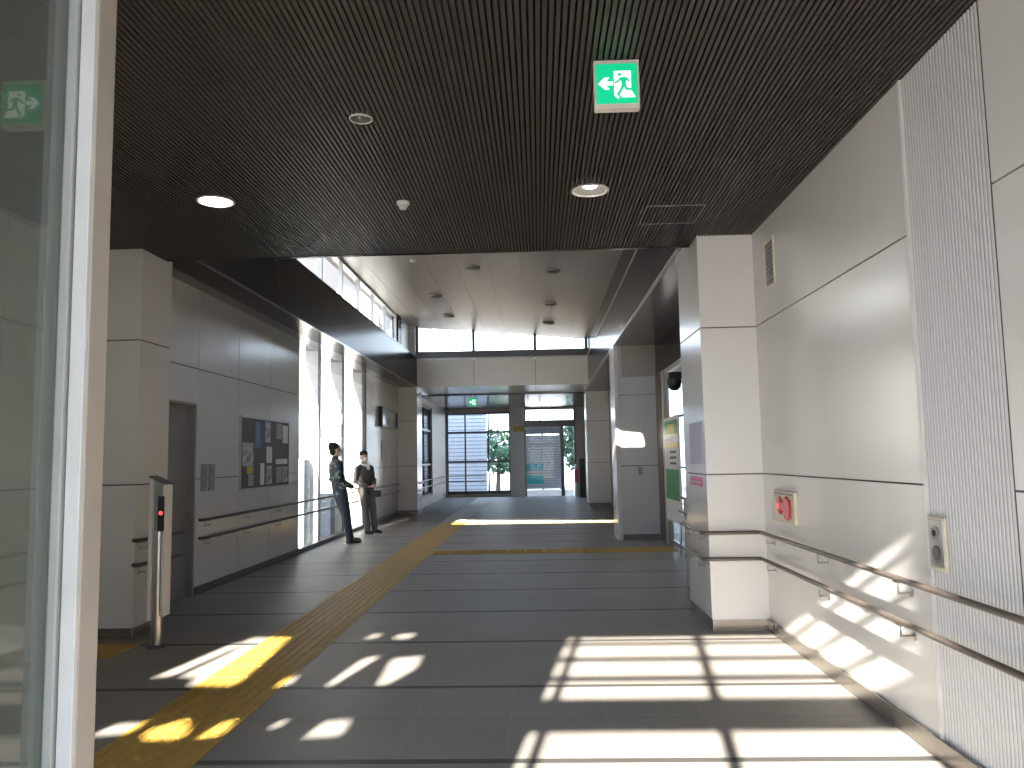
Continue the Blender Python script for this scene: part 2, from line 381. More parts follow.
# front wall of the atrium above the low roof, with a slot of glass along its top
mb = MB().box(-3.9, 1.6, 7.31, 7.44, 3.56, 4.75)
mb.hexa([(.98, 7.31, 4.75), (1.6, 7.31, 4.75), (1.6, 7.44, 4.75), (.98, 7.44, 4.75)], [(.92, 7.31, 5.1), (1.6, 7.31, 5.1), (1.6, 7.44, 5.1), (.92, 7.44, 5.1)])
o = mb.build('wall_front', M['white']); struct(o, 'wall above the slatted ceiling facing the tall hall', 'wall')
# left clerestory
w = thing('window_2', (-3.7, 14.6, ZB1), 'row of high side windows above the left beam', 'window'); w['kind'] = 'structure'
mb = MB(); zt = zc_at(-3.7)
ys = [7.5+1.42*k for k in range(10)]
for y in ys: mb.box(-3.74, -3.67, y-.025, y+.025, ZB1, zt)
mb.box(-3.75, -3.66, 7.4, 20.3, ZB1, ZB1+.06); mb.box(-3.75, -3.66, 7.4, 20.3, zt-.06, zt+.01)
mb.build('window_frame', M['alu'], w)
for a, b_ in zip(ys, ys[1:]): B(-3.71, -3.703, a+.025, b_-.025, ZB1+.06, zt-.06).build('glass_pane', M['glass'], w)
o = B(-3.78, -3.62, 20.28, 20.75, ZB1, zt).build('wall_left.003', M['beam']); struct(o, 'dark pier at the far end of the high side windows', 'wall')
o = B(-3.74, -3.62, 20.75, YB+.1, ZB1, zt).build('wall_left.004', M['white']); struct(o, 'pale wall panel in the high left corner by the end windows', 'wall')
# bulkhead + end clerestory
mb = MB(); xs = [XBL-.05, -1.79, -.045, XBR+.02]
for a, b_ in zip(xs, xs[1:]):
    mb.box(a+.006, b_-.006, YB, YB+.02, 3.56, 4.33, 0)
    mb.box(a+.006, b_-.006, YB, YB+2.6, 3.545, 3.56, 0)
mb.box(xs[0], xs[-1], YB+.015, YB+2.6, 3.562, 4.30, 1); mb.box(xs[0], xs[-1], YB-.01, YB+.06, 4.33, 4.37, 2)
o = mb.build('wall_bulkhead', [M['panel'], M['groove'], M['alu']]); struct(o, 'white panelled bulkhead spanning the end of the tall hall', 'wall')
w = thing('window_3', (-1, YB, 4.37), 'strip of three bright windows above the bulkhead under the sloping ceiling', 'window'); w['kind'] = 'structure'
mb = MB().box(xs[0], xs[-1], YB+.0, YB+.1, 4.37, 4.56)
for x in (xs[0]+.05, xs[1], xs[2], xs[3]-.05): mb.hexa([(x-.04, YB, 4.56), (x+.04, YB, 4.56), (x+.04, YB+.08, 4.56), (x-.04, YB+.08, 4.56)], [(x-.04, YB, zc_at(x-.04)), (x+.04, YB, zc_at(x+.04)), (x+.04, YB+.08, zc_at(x+.04)), (x-.04, YB+.08, zc_at(x-.04))])
mb.build('window_frame', M['alud'], w)
for a, b_ in zip(xs, xs[1:]):
    a += .04; b_ -= .04
    MB().prism([(a, YB+.04, 4.56), (b_, YB+.04, 4.56), (b_, YB+.04, zc_at(b_)), (a, YB+.04, zc_at(a))], (0, .008, 0)).build('glass_pane', M['glass'], w)
o = B(-4.1, -3.45, YB-.02, YB+.25, 3.56, 5.5).build('wall_end', M['white']); struct(o, 'narrow pale wall beside the end windows', 'wall')

# far lobby under the bulkhead
o = MB().box(-4.9, 2.6, YB+2.6, YE+.2, 3.50, 3.54, 0).box(-4.9, 2.6, YB+2.6, YE+.2, 3.54, 3.85, 1).build('ceiling.002', [M['soffit'], M['white']]); struct(o, 'low grey glossy ceiling of the far lobby', 'ceiling')
xf = -3.72
mb = MB().box(xf-.2, xf, 27.4, YE, 0, 3.5).box(xf-.2, xf, 23.2, 24.4, 0, 3.5).box(xf-.2, xf, 24.4, 27.4, 3.3, 3.5).box(xf-.2, xf, 24.4, 27.4, 0, .3)
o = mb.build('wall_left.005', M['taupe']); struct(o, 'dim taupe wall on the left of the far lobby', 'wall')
w = thing('window_4', (xf, 25.9, 0), 'tall narrow side window on the left of the far lobby', 'window'); w['kind'] = 'structure'
mb = MB()
for y in (24.43, 25.9, 27.37): mb.box(xf-.12, xf-.05, y-.03, y+.03, .3, 3.3)
for z in (.33, 1.35, 2.5, 3.27): mb.box(xf-.12, xf-.05, 24.4, 27.4, z-.03, z+.03)
mb.build('window_frame', M['alud'], w); B(xf-.09, xf-.083, 24.46, 27.34, .36, 3.24).build('glass_pane', M['glass'], w)
# end wall
mb = MB().box(-3.92, -3.66, YE, YE+.2, 0, 3.5).box(-3.66, -1.13, YE, YE+.2, 0, .12).box(-3.66, -1.13, YE, YE+.2, 3.34, 3.5).box(1.47, 3.0, YE, YE+.2, 0, 3.5).box(-.57, 1.47, YE, YE+.2, 3.46, 3.5).box(-4.9, 3.0, YE+.05, YE+.2, 3.5, 5.3)  # last box is a parapet added to shade the louvres outside
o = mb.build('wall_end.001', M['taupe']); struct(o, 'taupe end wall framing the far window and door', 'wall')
o = B(-1.13, -.57, YE-.25, YE+.2, 0, 3.5).build('column', M['panel'], bevel=.004); struct(o, 'beige pillar between far window and end door', 'column')
w = thing('window_5', (-2.4, YE, 0), 'large gridded window in the end wall looking onto pale louvres', 'window'); w['kind'] = 'structure'
mb = MB()
for x in (-3.64, -2.93, -2.0, -1.15): mb.box(x-.03, x+.03, YE+.04, YE+.12, .12, 3.34)
for z, h in ((.18, .06), (2.57, .035), (1.40, .04), (3.31, .03)): mb.box(-3.66, -1.13, YE+.04, YE+.12, z-h, z+h)
mb.build('window_frame', M['alud'], w); B(-3.6, -1.17, YE+.075, YE+.083, .24, 3.28).build('glass_pane', M['glass'], w)
d = thing('door_1', (.45, YE, 0), 'glazed end door with bright transom window and dark frame', 'door'); d['kind'] = 'structure'
MB().box(-.57, -.5, YE+.02, YE+.14, 0, 3.46).box(1.40, 1.47, YE+.02, YE+.14, 0, 3.46).box(-.5, 1.40, YE+.02, YE+.14, 2.74, 3.0).box(.86, 1.0, YE+.02, YE+.12, 0, 2.74).box(-.5, 1.4, YE+.02, YE+.14, 3.42, 3.46).build('door_frame', M['alud'], d)
B(-.5, 1.4, YE+.07, YE+.078, 3.0, 3.42).build('transom_pane', M['glass'], d)
B(-.5, .86, YE+.07, YE+.078, .02, 2.74).build('glass_pane', M['glasslow'], d); B(1.0, 1.4, YE+.07, YE+.078, .02, 2.74).build('glass_pane', M['glass'], d)
# right side: glazed doorway
xg = 2.17
d = thing('door_3', (xg, 11, 0), 'glazed doorway in the right side with dark header and brown jamb', 'door'); d['kind'] = 'structure'
B(xg+.005, xg+.1, 7.9, 14.45, 2.98, 3.53).build('header', M['beam'], d)
B(xg-.01, xg+.10, 13.86, 14.42, 0, 2.98).build('jamb', M['brown'], d, bevel=.004)
B(xg+.0, xg+.08, 13.55, 13.855, 0, 2.98).build('jamb', M['taupe'], d, bevel=.004)
B(xg+.02, xg+.1, 7.9, 13.55, 2.9, 2.98).build('track', M['alu'], d)
for a, b_ in ((11.0, 13.5), (8.0, 10.95)):
    p = B(xg+.045, xg+.053, a+.05, b_-.05, .1, 2.9).build('glass_pane', M['glass'], d)
    MB().box(xg+.03, xg+.07, a, a+.05, 0.02, 2.9).box(xg+.03, xg+.07, b_-.05, b_, 0.02, 2.9).box(xg+.03, xg+.07, a+.05, b_-.05, .02, .1).box(xg+.03, xg+.07, a+.05, b_-.05, 2.1, 2.13).box(xg+.03, xg+.07, a+.05, b_-.05, 1.30, 1.33).build('leaf_frame', M['alu'], p)
    q = (b_-.25)
    MB().tube([(xg+.03, q, .95), (xg-.03, q, .95), (xg-.03, q, 1.35), (xg+.03, q, 1.35)], .012).build('door_handle', M['steel'], p, smooth=True)
o = MB().box(2.2, 2.35, 15.3, YE, 0, 3.5).build('wall_right.002', M['taupe']); struct(o, 'dim taupe wall on the right beyond the middle column', 'wall')

# entrance behind the camera: grid of glazing bars and an added side slab pierced to shape the sun patches
mb = MB(); yb = -1.2
for x, w_ in ((-.875, .03), (-.768, .028), (.225, .035), (1.235, .035)): mb.box(x-w_, x+w_, yb-.03, yb+.03, 0, 3.475)
for z, h in ((3.36, .018), (3.15, .02), (2.925, .022), (2.60, .125)): mb.box(-.875, 1.235, yb-.025, yb+.025, z-h, z+h)
mb.box(1.26, 2.1, yb-.06, yb+.06, 0, 3.6); mb.box(-.905, 2.1, yb-.06, yb+.06, 3.475, 3.7)
o = mb.build('window_6', M['alud']); struct(o, 'entrance glazing grid behind the viewer', 'window')
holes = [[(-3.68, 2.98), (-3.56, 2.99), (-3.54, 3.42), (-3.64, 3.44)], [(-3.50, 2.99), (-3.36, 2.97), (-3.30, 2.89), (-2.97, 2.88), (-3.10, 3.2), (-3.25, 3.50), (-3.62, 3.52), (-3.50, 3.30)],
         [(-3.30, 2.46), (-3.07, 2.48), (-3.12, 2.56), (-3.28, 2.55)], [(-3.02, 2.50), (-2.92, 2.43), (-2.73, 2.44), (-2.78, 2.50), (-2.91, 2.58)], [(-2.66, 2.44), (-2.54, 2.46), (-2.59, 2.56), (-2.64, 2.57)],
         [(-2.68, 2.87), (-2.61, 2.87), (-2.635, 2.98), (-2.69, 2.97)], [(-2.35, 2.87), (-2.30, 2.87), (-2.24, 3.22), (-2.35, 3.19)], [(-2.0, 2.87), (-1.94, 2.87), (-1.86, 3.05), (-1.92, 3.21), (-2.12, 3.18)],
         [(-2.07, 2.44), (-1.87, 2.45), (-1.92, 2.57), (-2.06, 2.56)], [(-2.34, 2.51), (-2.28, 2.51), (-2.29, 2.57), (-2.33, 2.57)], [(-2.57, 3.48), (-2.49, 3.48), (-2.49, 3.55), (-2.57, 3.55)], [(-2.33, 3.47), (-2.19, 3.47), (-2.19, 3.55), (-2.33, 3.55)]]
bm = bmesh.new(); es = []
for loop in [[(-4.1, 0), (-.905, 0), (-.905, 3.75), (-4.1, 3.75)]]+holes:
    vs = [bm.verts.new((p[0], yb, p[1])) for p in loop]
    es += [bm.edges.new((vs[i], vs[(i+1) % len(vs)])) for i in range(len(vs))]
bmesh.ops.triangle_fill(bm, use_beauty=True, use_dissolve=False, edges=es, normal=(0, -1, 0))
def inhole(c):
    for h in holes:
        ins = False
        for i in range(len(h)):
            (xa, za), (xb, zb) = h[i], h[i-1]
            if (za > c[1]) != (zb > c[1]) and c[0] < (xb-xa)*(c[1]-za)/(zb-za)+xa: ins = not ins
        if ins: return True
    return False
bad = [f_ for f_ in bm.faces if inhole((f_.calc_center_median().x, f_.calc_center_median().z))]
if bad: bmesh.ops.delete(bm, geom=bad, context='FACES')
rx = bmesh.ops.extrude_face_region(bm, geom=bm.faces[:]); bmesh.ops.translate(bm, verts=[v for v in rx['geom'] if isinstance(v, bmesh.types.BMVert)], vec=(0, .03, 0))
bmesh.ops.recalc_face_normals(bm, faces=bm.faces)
me = bpy.data.meshes.new('sun_patch_screen'); bm.to_mesh(me); bm.free(); me.materials.append(M['dgrey'])
o = bpy.data.objects.new('sun_patch_screen', me); C.objects.link(o); struct(o, 'unseen slab added behind the viewer, pierced to shape the sun patches', 'wall')  # unseen slab, holes cut where the left floor patches need sun

# ------------------------------------------------------------------ near-left glass partition
p = thing('glass_partition', (-1.1, 1.0, 0), 'glass entrance partition with pale aluminium upright at the left edge', 'partition')
B(-1.078, -1.070, -.9, 1.70, .06, 3.40).build('glass_pane', M['glassdoor'], p)
MB().box(-1.078, -1.050, 1.70, 1.7245, .0, 3.44).box(-1.09, -1.058, -.9, 1.699, 0, .08).box(-1.09, -1.058, -.9, 1.699, 3.38, 3.44).build('stile', M['stile'], p, bevel=.004)
B(-1.12, -1.012, 1.725, 1.80, 0, 3.445).build('upright', M['taupe'], p, bevel=.004)
B(-1.047, -1.014, 1.711, 1.7245, 0, 3.44).build('lit_front_face', M['postlit'], p, bevel=.002)  # front of the same post, light from behind put into its paler colour

# ------------------------------------------------------------------ tactile paving
def tactile(name, label, x0, x1, y0, y1, mt, bars='y', dots=False):
    mb = MB().box(x0, x1, y0, y1, 0, .004)
    if dots:
        x = x0+.03
        while x < x1-.02:
            y = y0+.03
            while y < y1-.02: mb.lathe([(.012, .0), (.011, .004), (.007, .005)], (x, y, .004), n=8); y += .06
            x += .06
    elif bars == 'y':
        y = y0
        while y < y1-.05:
            for k in range(8):
                x = x0+.045+k*.073
                if x < x1-.02: mb.hexa([(x-.018, y+.015, .004), (x+.018, y+.015, .004), (x+.018, y+.285, .004), (x-.018, y+.285, .004)], [(x-.011, y+.02, .009), (x+.011, y+.02, .009), (x+.011, y+.28, .009), (x-.011, y+.28, .009)])
            y += .30
    else:
        x = x0
        while x < x1-.05:
            for k in range(int((y1-y0)/.075)):
                y = y0+.04+k*.075
                mb.hexa([(x+.015, y-.018, .004), (x+.285, y-.018, .004), (x+.285, y+.018, .004), (x+.015, y+.018, .004)], [(x+.02, y-.011, .009), (x+.28, y-.011, .009), (x+.28, y+.011, .009), (x+.02, y+.011, .009)])
            x += .30
    o = mb.build(name, mt); return struct(o, label, 'tactile paving')
tactile('tactile_paving', 'long yellow ridged tactile strip running down the left of the hall', -2.36, -1.76, -1.0, 19.0, M['yellow'])
tactile('tactile_paving', 'far end of the tactile strip leading to the end window, light painted into its pale colour', -2.4, -1.8, 19.01, 31.0, M['littact'])  # same strip continued, light and reflection put into the paler colour
tactile('tactile_paving', 'yellow tactile branch crossing the floor to the right doorway', -1.75, 2.15, 12.6, 13.2, M['yellow'], 'x')
tactile('tactile_paving', 'small yellow tactile square at the foot of the left column', -3.95, -3.38, 6.2, 6.68, M['yellow'], dots=True)
tactile('tactile_paving', 'pale yellow ridged strip added across the floor to tint the sunlit line', -1.75, 2.0, 18.3, 18.9, M['suntint'], 'x')  # strip added where the sun lands, yellow light put into its colour

# ------------------------------------------------------------------ handrails
def handrail(name, label, pts, r, brackets, group, z, wall_dirs):
    h = thing(name, (pts[0][0], pts[0][1], 0), label, 'handrail', group)
    MB().tube(pts, r, 14).build('rail', M['rail'], h, smooth=True)
    for (x, y), d in zip(brackets, wall_dirs):
        mb = MB(); dx, dy = d
        L_ = .07
        mb.tube([(x+dx*L_, y+dy*L_, z-.075), (x, y, z-.075), (x, y, z-r*.7)], .0075, 8)
        mb.lathe([(.026, 0), (.026, .006), (.012, .009)], (x+dx*L_, y+dy*L_, z-.075), (-dx, -dy, 0), 14)
        mb.box(x-.014, x+.014, y-.03, y+.03, z-r-.004, z-r*.6)
        mb.build('bracket', M['steel'], h, smooth=True)
    return h
def arc(cx, cy, r, a0, a1, z, n=6): return [(cx+r*math.cos(a0+(a1-a0)*k/n), cy+r*math.sin(a0+(a1-a0)*k/n), z) for k in range(n+1)]
xr = XR-.07
for z, w_, gl in ((.835, .0165, 'upper'), (.615, .0165, 'lower')):
    pts = [(xr, -.6, z)]+arc(xr-.05, 6.80, .05, 0, PI/2, z)[0:]+[]
    pts += [(1.42, 6.85, z)]+list(arc(1.42, 6.89, .04, -PI/2, -PI, z))+[(1.38, 7.84, z)]
    br = [(xr, 1.9), (xr, 3.1), (xr, 4.27), (xr, 5.47), (xr, 6.68), (1.38, 7.05), (1.38, 7.72)]
    dr = [(1, 0)]*5+[(1, 0), (1, 0)]
    h = handrail('handrail', '%s bronze handrail along the right wall, bent round the white column' % gl, pts, w_, br, 'right wall handrails', z, dr)
xl = XL+.07
for z, gl in ((.85, 'upper'), (.64, 'lower')):
    pts = [(XL+.01, 9.16, z), (xl-.012, 9.16, z), (xl, 9.19, z), (xl, 22.15, z)]
    br = [(xl, 9.35+1.28*k) for k in range(11)]
    handrail('handrail', '%s dark handrail on the left wall running past the tall window' % gl, pts, .018, br, 'left wall handrails', z, [(-1, 0)]*11)
    xs_ = -3.475
    handrail('handrail', '%s short handrail on the left column behind the signal post' % gl, [(xs_-.06, 6.80, z), (xs_-.02, 6.78, z), (xs_, 6.82, z), (xs_, 7.6, z)], .018, [(xs_, 6.92), (xs_, 7.32)], 'left column handrails', z, [(-1, 0)]*2)
    handrail('handrail', '%s handrail in the far lobby on the left' % gl, [(xl+.55, 22.2, z), (xl+.55, 23.0, z), (xf+.09, 23.35, z), (xf+.09, 31.0, z), (xf+1.6, 31.15, z)], .018, [(xf+.09, 24.2), (xf+.09, 27.6), (xf+.09, 29.5), (xf+1.4, 31.13)], 'far lobby handrails', z, [(-1, 0)]*3+[(0, 1)])
for z, gl in ((1.02, 'higher'), (.86, 'lower')):
    handrail('handrail', '%s short steel rail end behind the near right column by the glass door' % gl, [(1.62, 8.35, z), (1.62, 9.3, z)], .016, [(1.62, 8.5), (1.62, 9.15)], 'doorway rails', z, [(1, 0)]*2)
# a low wing wall carries the doorway rails
o = B(1.69, 1.78, 8.3, 9.4, 0, 1.0).build('wall_right.003', M['grey'], bevel=.004); struct(o, 'low grey wing wall in the right doorway', 'wall')

# ------------------------------------------------------------------ ceiling fixtures (near bay)
def downlight(x, y, label, lit, z=ZC, r=.105, group='downlights in the slatted ceiling', frosted=False):
    t_ = thing('downlight', (x, y, z), label, 'ceiling light', group)
    MB().lathe([(.01, .057), (r*.3, .057), (r*.845, .055), (r*.845, -.004), (r*.9, -.009), (r, -.006), (r*1.0, .001), (r*.86, .006), (r*.86, .058), (r*.3, .060), (.01, .060)], (x, y, z), n=32).build('trim_ring', M['ring'], t_, smooth=True)
    if frosted:
        MB().lathe([(.01, -.006), (r*.6, -.007), (r*.83, -.003), (r*.83, .02)], (x, y, z), n=32).build('diffuser', M['lamp'], t_, smooth=True)
    else:
        mb = MB(); n = 32; prof = [(r*.84, -.002), (r*.70, .035), (r*.45, .05)]
        rs = [[(x+q*math.cos(2*PI*k/n), y+q*math.sin(2*PI*k/n), z+h) for k in range(n)] for q, h in prof]
        mb.rings(rs, False); mb.build('reflector', M['reflector'], t_, smooth=True)
        MB().lathe([(.01, .022), (r*.34, .026), (r*.44, .05), (r*.4, .055)], (x, y, z), n=20).build('bulb', M['lamp'] if lit else M['lampoff'], t_, smooth=True)
    return t_
downlight(-2.37, 5.62, 'brightly lit round white downlight at the left of the slatted ceiling', True, frosted=True, r=.138)
downlight(.417, 5.62, 'lit round downlight with open reflector right of centre in the slatted ceiling', True, r=.14)
t_ = downlight(-.975, 4.29, 'small unlit beige downlight in the slatted ceiling', False, r=.068)
for k in range(3):
    a = 2*PI*k/3
    MB().ball((-.975+.025*math.cos(a), 4.29+.025*math.sin(a), ZC+.018), .010, n=10, k=6).build('led', M['lampoff'], t_, smooth=True)
s = thing('smoke_detector', (-.988, 5.76, ZC), 'small white smoke detector hanging under the slatted ceiling', 'smoke detector')
MB().lathe([(.05, .0), (.05, -.018), (.047, -.022)], (-.988, 5.76, ZC)).build('base', M['white'], s, smooth=True)
MB().lathe([(.040, -.022), (.036, -.036), (.022, -.038), (.022, -.046), (.030, -.048), (.026, -.056), (.01, -.058)], (-.988, 5.76, ZC)).build('sensor_head', M['white'], s, smooth=True)
a = thing('access_panel', (1.11, 6.26, ZC), 'slatted access hatch outlined in the ceiling near the right column', 'ceiling hatch')
MB().box(.885, 1.35, 6.02, 6.03, ZC-.006, ZC+.0).box(.885, 1.35, 6.49, 6.50, ZC-.006, ZC+.0).box(.885, .891, 6.03, 6.49, ZC-.004, ZC).box(1.344, 1.35, 6.03, 6.49, ZC-.004, ZC).build('frame', M['trim'], a)
mb = MB(); x = -4+.0305*161
while x < 1.32: mb.box(x, x+.0195, 6.035, 6.485, ZC-.003, ZC+.002); x += .0305
mb.build('hatch_leaf', M['ceil'], a)

def exit_sign(cx, y, zt, w_, label, cat='exit sign', detail=True):
    e = thing('exit_sign', (cx, y, zt), label, cat)
    h = w_*1.11; d = .05
    B(cx-w_/2, cx+w_/2, y, y+d, zt-h, zt).build('housing', M['signbody'], e, bevel=.004)
    fw = w_*.90; zc_ = zt-h*.5
    B(cx-fw/2, cx+fw/2, y-.006, y+.001, zc_-fw/2, zc_+fw/2).build('face', M['green'], e)
    def P(pts, u0=0, v0=0): return [(cx-fw/2+fw*u, y-.0065, zc_+fw/2-fw*v) for u, v in pts]
    white = MB(); yo = (0, -.0025, 0)
    white.prism(P([(.42, .20), (.83, .20), (.83, .62), (.90, .84), (.60, .84), (.72, .66), (.58, .72), (.57, .86), (.50, .86), (.42, .76)]), yo)
    if detail:
        white.v = []; white.f = []; white.m = []
        white.prism(P([(.43, .19), (.84, .19), (.84, .68), (.43, .68)]), yo)
        white.prism(P([(.43, .68), (.55, .68), (.48, .78), (.56, .88), (.50, .88), (.43, .80)]), yo)
        white.prism(P([(.62, .68), (.84, .68), (.94, .86), (.63, .86), (.55, .79)]), yo)
    white.build('doorway_symbol', M['signwhite'], e)
    ar = MB().prism(P([(.05, .50), (.20, .35), (.32, .35), (.22, .455), (.40, .455), (.40, .545), (.22, .545), (.32, .65), (.20, .65)]), yo)
    ar.build('arrow_symbol', M['signwhite'], e)
    man = MB(); y2 = (0, -.002, 0)
    def Q(pts): return [(cx-fw/2+fw*u, y-.0092, zc_+fw/2-fw*v) for u, v in pts]
    man.prism(Q([(.565+.042*math.cos(2*PI*k/14), .285+.042*math.sin(2*PI*k/14)) for k in range(14)]), y2)
    man.prism(Q([(.56, .36), (.70, .35), (.745, .37), (.715, .50), (.70, .55), (.62, .54), (.60, .45)]), y2)          # torso
    man.prism(Q([(.57, .36), (.61, .40), (.53, .49), (.44, .51), (.43, .47), (.50, .45)]), y2)                          # front arm
    man.prism(Q([(.72, .355), (.76, .38), (.81, .45), (.78, .475), (.72, .42)]), y2)                                   # rear arm
    man.prism(Q([(.62, .52), (.70, .54), (.64, .66), (.56, .80), (.50, .79), (.57, .66)]), y2)                          # standing leg
    man.prism(Q([(.65, .53), (.72, .52), (.74, .62), (.86, .64), (.86, .69), (.70, .69)]), y2)                          # trailing leg
    man.build('running_figure_symbol', M['green'], e)
    return e
exit_sign(.422, 3.72, ZC-.001, .224, 'green and white running man exit sign under the slatted ceiling')
e2 = exit_sign(-2.02, 24.3, 3.42, .27, 'small green exit sign hanging in the far lobby', detail=False)
MB().tube([(-2.02, 24.33, 3.42), (-2.02, 24.33, 3.545)], .012).build('rod', M['alu'], e2)

# atrium downlights
def atr_light(x, y, first=None, label=''):
    z = zc_at(x)
    if first is None:
        t_ = thing('downlight', (x, y, z), label, 'ceiling light', 'downlights in the sloping ceiling')
        MB().lathe([(.10, .02), (.105, -.035), (.145, -.045), (.15, -.03), (.15, .01)], (x, y, z)).build('trim_ring', M['atr'], t_, smooth=True)
        MB().lathe([(.01, -.050), (.07, -.049), (.1, -.046), (.1, .0)], (x, y, z)).build('lens', M['dgrey'], t_, smooth=True)
        t_.rotation_euler = (0, math.atan(.091), 0); return t_
    t_ = copy_tree(first); t_.location = (x, y, z); t_['label'] = label; return t_
L1 = atr_light(-2.25, 17.35, None, 'dark round downlight in the sloping ceiling, middle of the left row')
atr_light(-2.25, 19.9, L1, 'dark round downlight in the sloping ceiling, farthest of the left row')
atr_light(.32, 17.4, L1, 'dark round downlight in the sloping ceiling, middle of the right row')
atr_light(.32, 19.9, L1, 'dark round downlight in the sloping ceiling, farthest of the right row')
l = atr_light(.32, 14.3, L1, 'beige round downlight in the sloping ceiling, nearest of the right row')
atr_light(-1.18, 14.4, L1, 'round downlight at the centre of the sloping ceiling near its front edge')
s = thing('smoke_detector', (-2.26, 14.2, zc_at(-2.26)), 'small white detector on the sloping ceiling near its left front corner', 'smoke detector')
MB().lathe([(.06, .01), (.06, -.03), (.03, -.045), (.01, -.05)], (-2.26, 14.2, zc_at(-2.26))).build('sensor_head', M['white'], s, smooth=True)

# ------------------------------------------------------------------ right wall fixtures
v = thing('wall_vent', (XR, 6.42, 2.87), 'upright cream framed louvre plate high on the right wall beside the column', 'vent')
MB().box(XR-.014, XR, 6.29, 6.55, 2.865, 2.885).box(XR-.014, XR, 6.29, 6.55, 3.245, 3.265).box(XR-.014, XR, 6.29, 6.31, 2.885, 3.245).box(XR-.014, XR, 6.53, 6.55, 2.885, 3.245).build('frame', M['cream'], v)
B(XR-.004, XR-.001, 6.31, 6.53, 2.885, 3.245).build('backing', M['grey'], v)
mb = MB()
for k in range(9): mb.hexa([(XR-.004, 6.335, 2.905+.037*k), (XR-.012, 6.335, 2.895+.037*k), (XR-.012, 6.505, 2.895+.037*k), (XR-.004, 6.505, 2.905+.037*k)], [(XR-.004, 6.335, 2.912+.037*k), (XR-.012, 6.335, 2.902+.037*k), (XR-.012, 6.505, 2.902+.037*k), (XR-.004, 6.505, 2.912+.037*k)])
mb.build('slats', M['ring'], v)
a = thing('alarm_plate', (XR, 6.28, .957), 'cream wall plate with a red alarm beacon above the right handrail', 'alarm')
B(XR-.03, XR, 6.03, 6.56, .957, 1.207).build('back_plate', M['cream'], a, bevel=.006)
B(XR-.033, XR-.0305, 6.07, 6.52, 1.178, 1.19).build('stripe', M['grey'], a)
def flat(poly, th, m): return MB().prism([(XR-.031, y, z) for y, z in poly], (-th, 0, 0))
flat([(6.12, 1.005), (6.17, .985), (6.23, 1.0), (6.25, 1.05), (6.25, 1.12), (6.22, 1.16), (6.18, 1.17), (6.15, 1.145), (6.12, 1.15), (6.10, 1.10)], .02, 0).build('beacon_base', M['red'], a, bevel=.004)
MB().lathe([(.072, 0), (.072, .006), (.055, .014), (.03, .019), (.01, .02)], (XR-.031, 6.37, 1.09), (-1, 0, 0)).build('lamp_dome', M['red'], a, smooth=True)
MB().box(XR-.05, XR-.031, 6.23, 6.33, 1.06, 1.12).build('neck', M['red'], a, bevel=.004)
MB().lathe([(.026, .019), (.024, .024), (.01, .025)], (XR-.031, 6.37, 1.09), (-1, 0, 0)).build('lens', M['redlit'], a, smooth=True)
i = thing('intercom_plate', (XR, 3.95, .92), 'steel call plate with two round fittings on the ribbed panel of the right wall', 'intercom')
B(XR-.010, XR+.002, 3.868, 4.032, .92, 1.178).build('plate', M['cream'], i, bevel=.003)
B(XR-.014, XR-.0095, 3.882, 4.018, .935, 1.163).build('face', M['steel'], i, bevel=.002)
MB().lathe([(.034, 0), (.034, .004), (.027, .008), (.01, .008)], (XR-.013, 3.95, 1.10), (-1, 0, 0)).build('button', M['grey'], i, smooth=True)
MB().lathe([(.016, .008), (.015, .012), (.005, .013)], (XR-.013, 3.95, 1.10), (-1, 0, 0)).build('button_cap', M['black'], i, smooth=True)
MB().lathe([(.036, 0), (.036, .006), (.03, .009), (.01, .007)], (XR-.013, 3.95, 1.005), (-1, 0, 0)).build('speaker', M['darkbase'], i, smooth=True)

# notices on the left face of the near right column
def sheet(name, label, cat, x0, x1, y0, y1, z0, z1, m, group=None):
    o = B(x0, x1, y0, y1, z0, z1).build(name, m); return tag(o, label, cat, group)
sheet('notice', 'lilac paper notice on the side of the near right column', 'poster', 1.444, 1.4505, 7.02, 7.58, 1.42, 1.80, M['purple'], 'notices on the near right column')
n = thing('notice', (1.447, 7.35, 1.22), 'small pink striped notice low on the side of the near right column', 'poster', 'notices on the near right column')
B(1.444, 1.4505, 7.08, 7.62, 1.22, 1.30).build('sheet', M['pink'], n)
B(1.442, 1.4438, 7.10, 7.60, 1.253, 1.262).build('stripe', M['mask'], n)
o = B(1.80, 1.88, 14.437, 14.449, 1.16, 1.30).build('switch_plate', M['grey'], bevel=.003); tag(o, 'small grey switch plate on the front of the middle right column', 'switch')

# posters on the glass doorway
t_ = thing('door_poster', (2.16, 12.7, .75), 'tall white and green poster board standing against the right glass door', 'poster')
B(2.125, 2.145, 12.02, 13.40, .45, 2.12).build('board', M['pwhite'], t_)
for z0, z1, m in ((1.78, 2.06, 'pgreen'), (1.62, 1.71, 'pyellow'), (.80, 1.28, 'pgreen')): B(2.120, 2.1245, 12.1, 13.32, z0, z1).build('colour_block', M[m], t_)
B(2.116, 2.1195, 12.35, 12.95, 1.84, 2.0).build('logo_patch', M['pyellow'], t_)
for z in (1.36, 1.45, 1.54): B(2.120, 2.1245, 12.3, 12.85, z, z+.035).build('text_bar', M['dgrey'], t_)
for yy in (12.1, 13.3): MB().tube([(2.135, yy, .45), (2.11, yy, .004)], .014, 8).build('leg', M['alu'], t_)
s = thing('ceiling_camera', (2.05, 11.6, 2.55), 'dark hooded device on a bracket above the right glass door', 'camera')
MB().box(1.93, 2.17, 11.5, 11.7, 2.62, 2.72).build('bracket', M['black'], s)
MB().lathe([(.10, .0), (.11, -.04), (.09, -.12), (.05, -.16), (.01, -.17)], (2.02, 11.6, 2.62)).build('dome', M['black'], s, smooth=True)

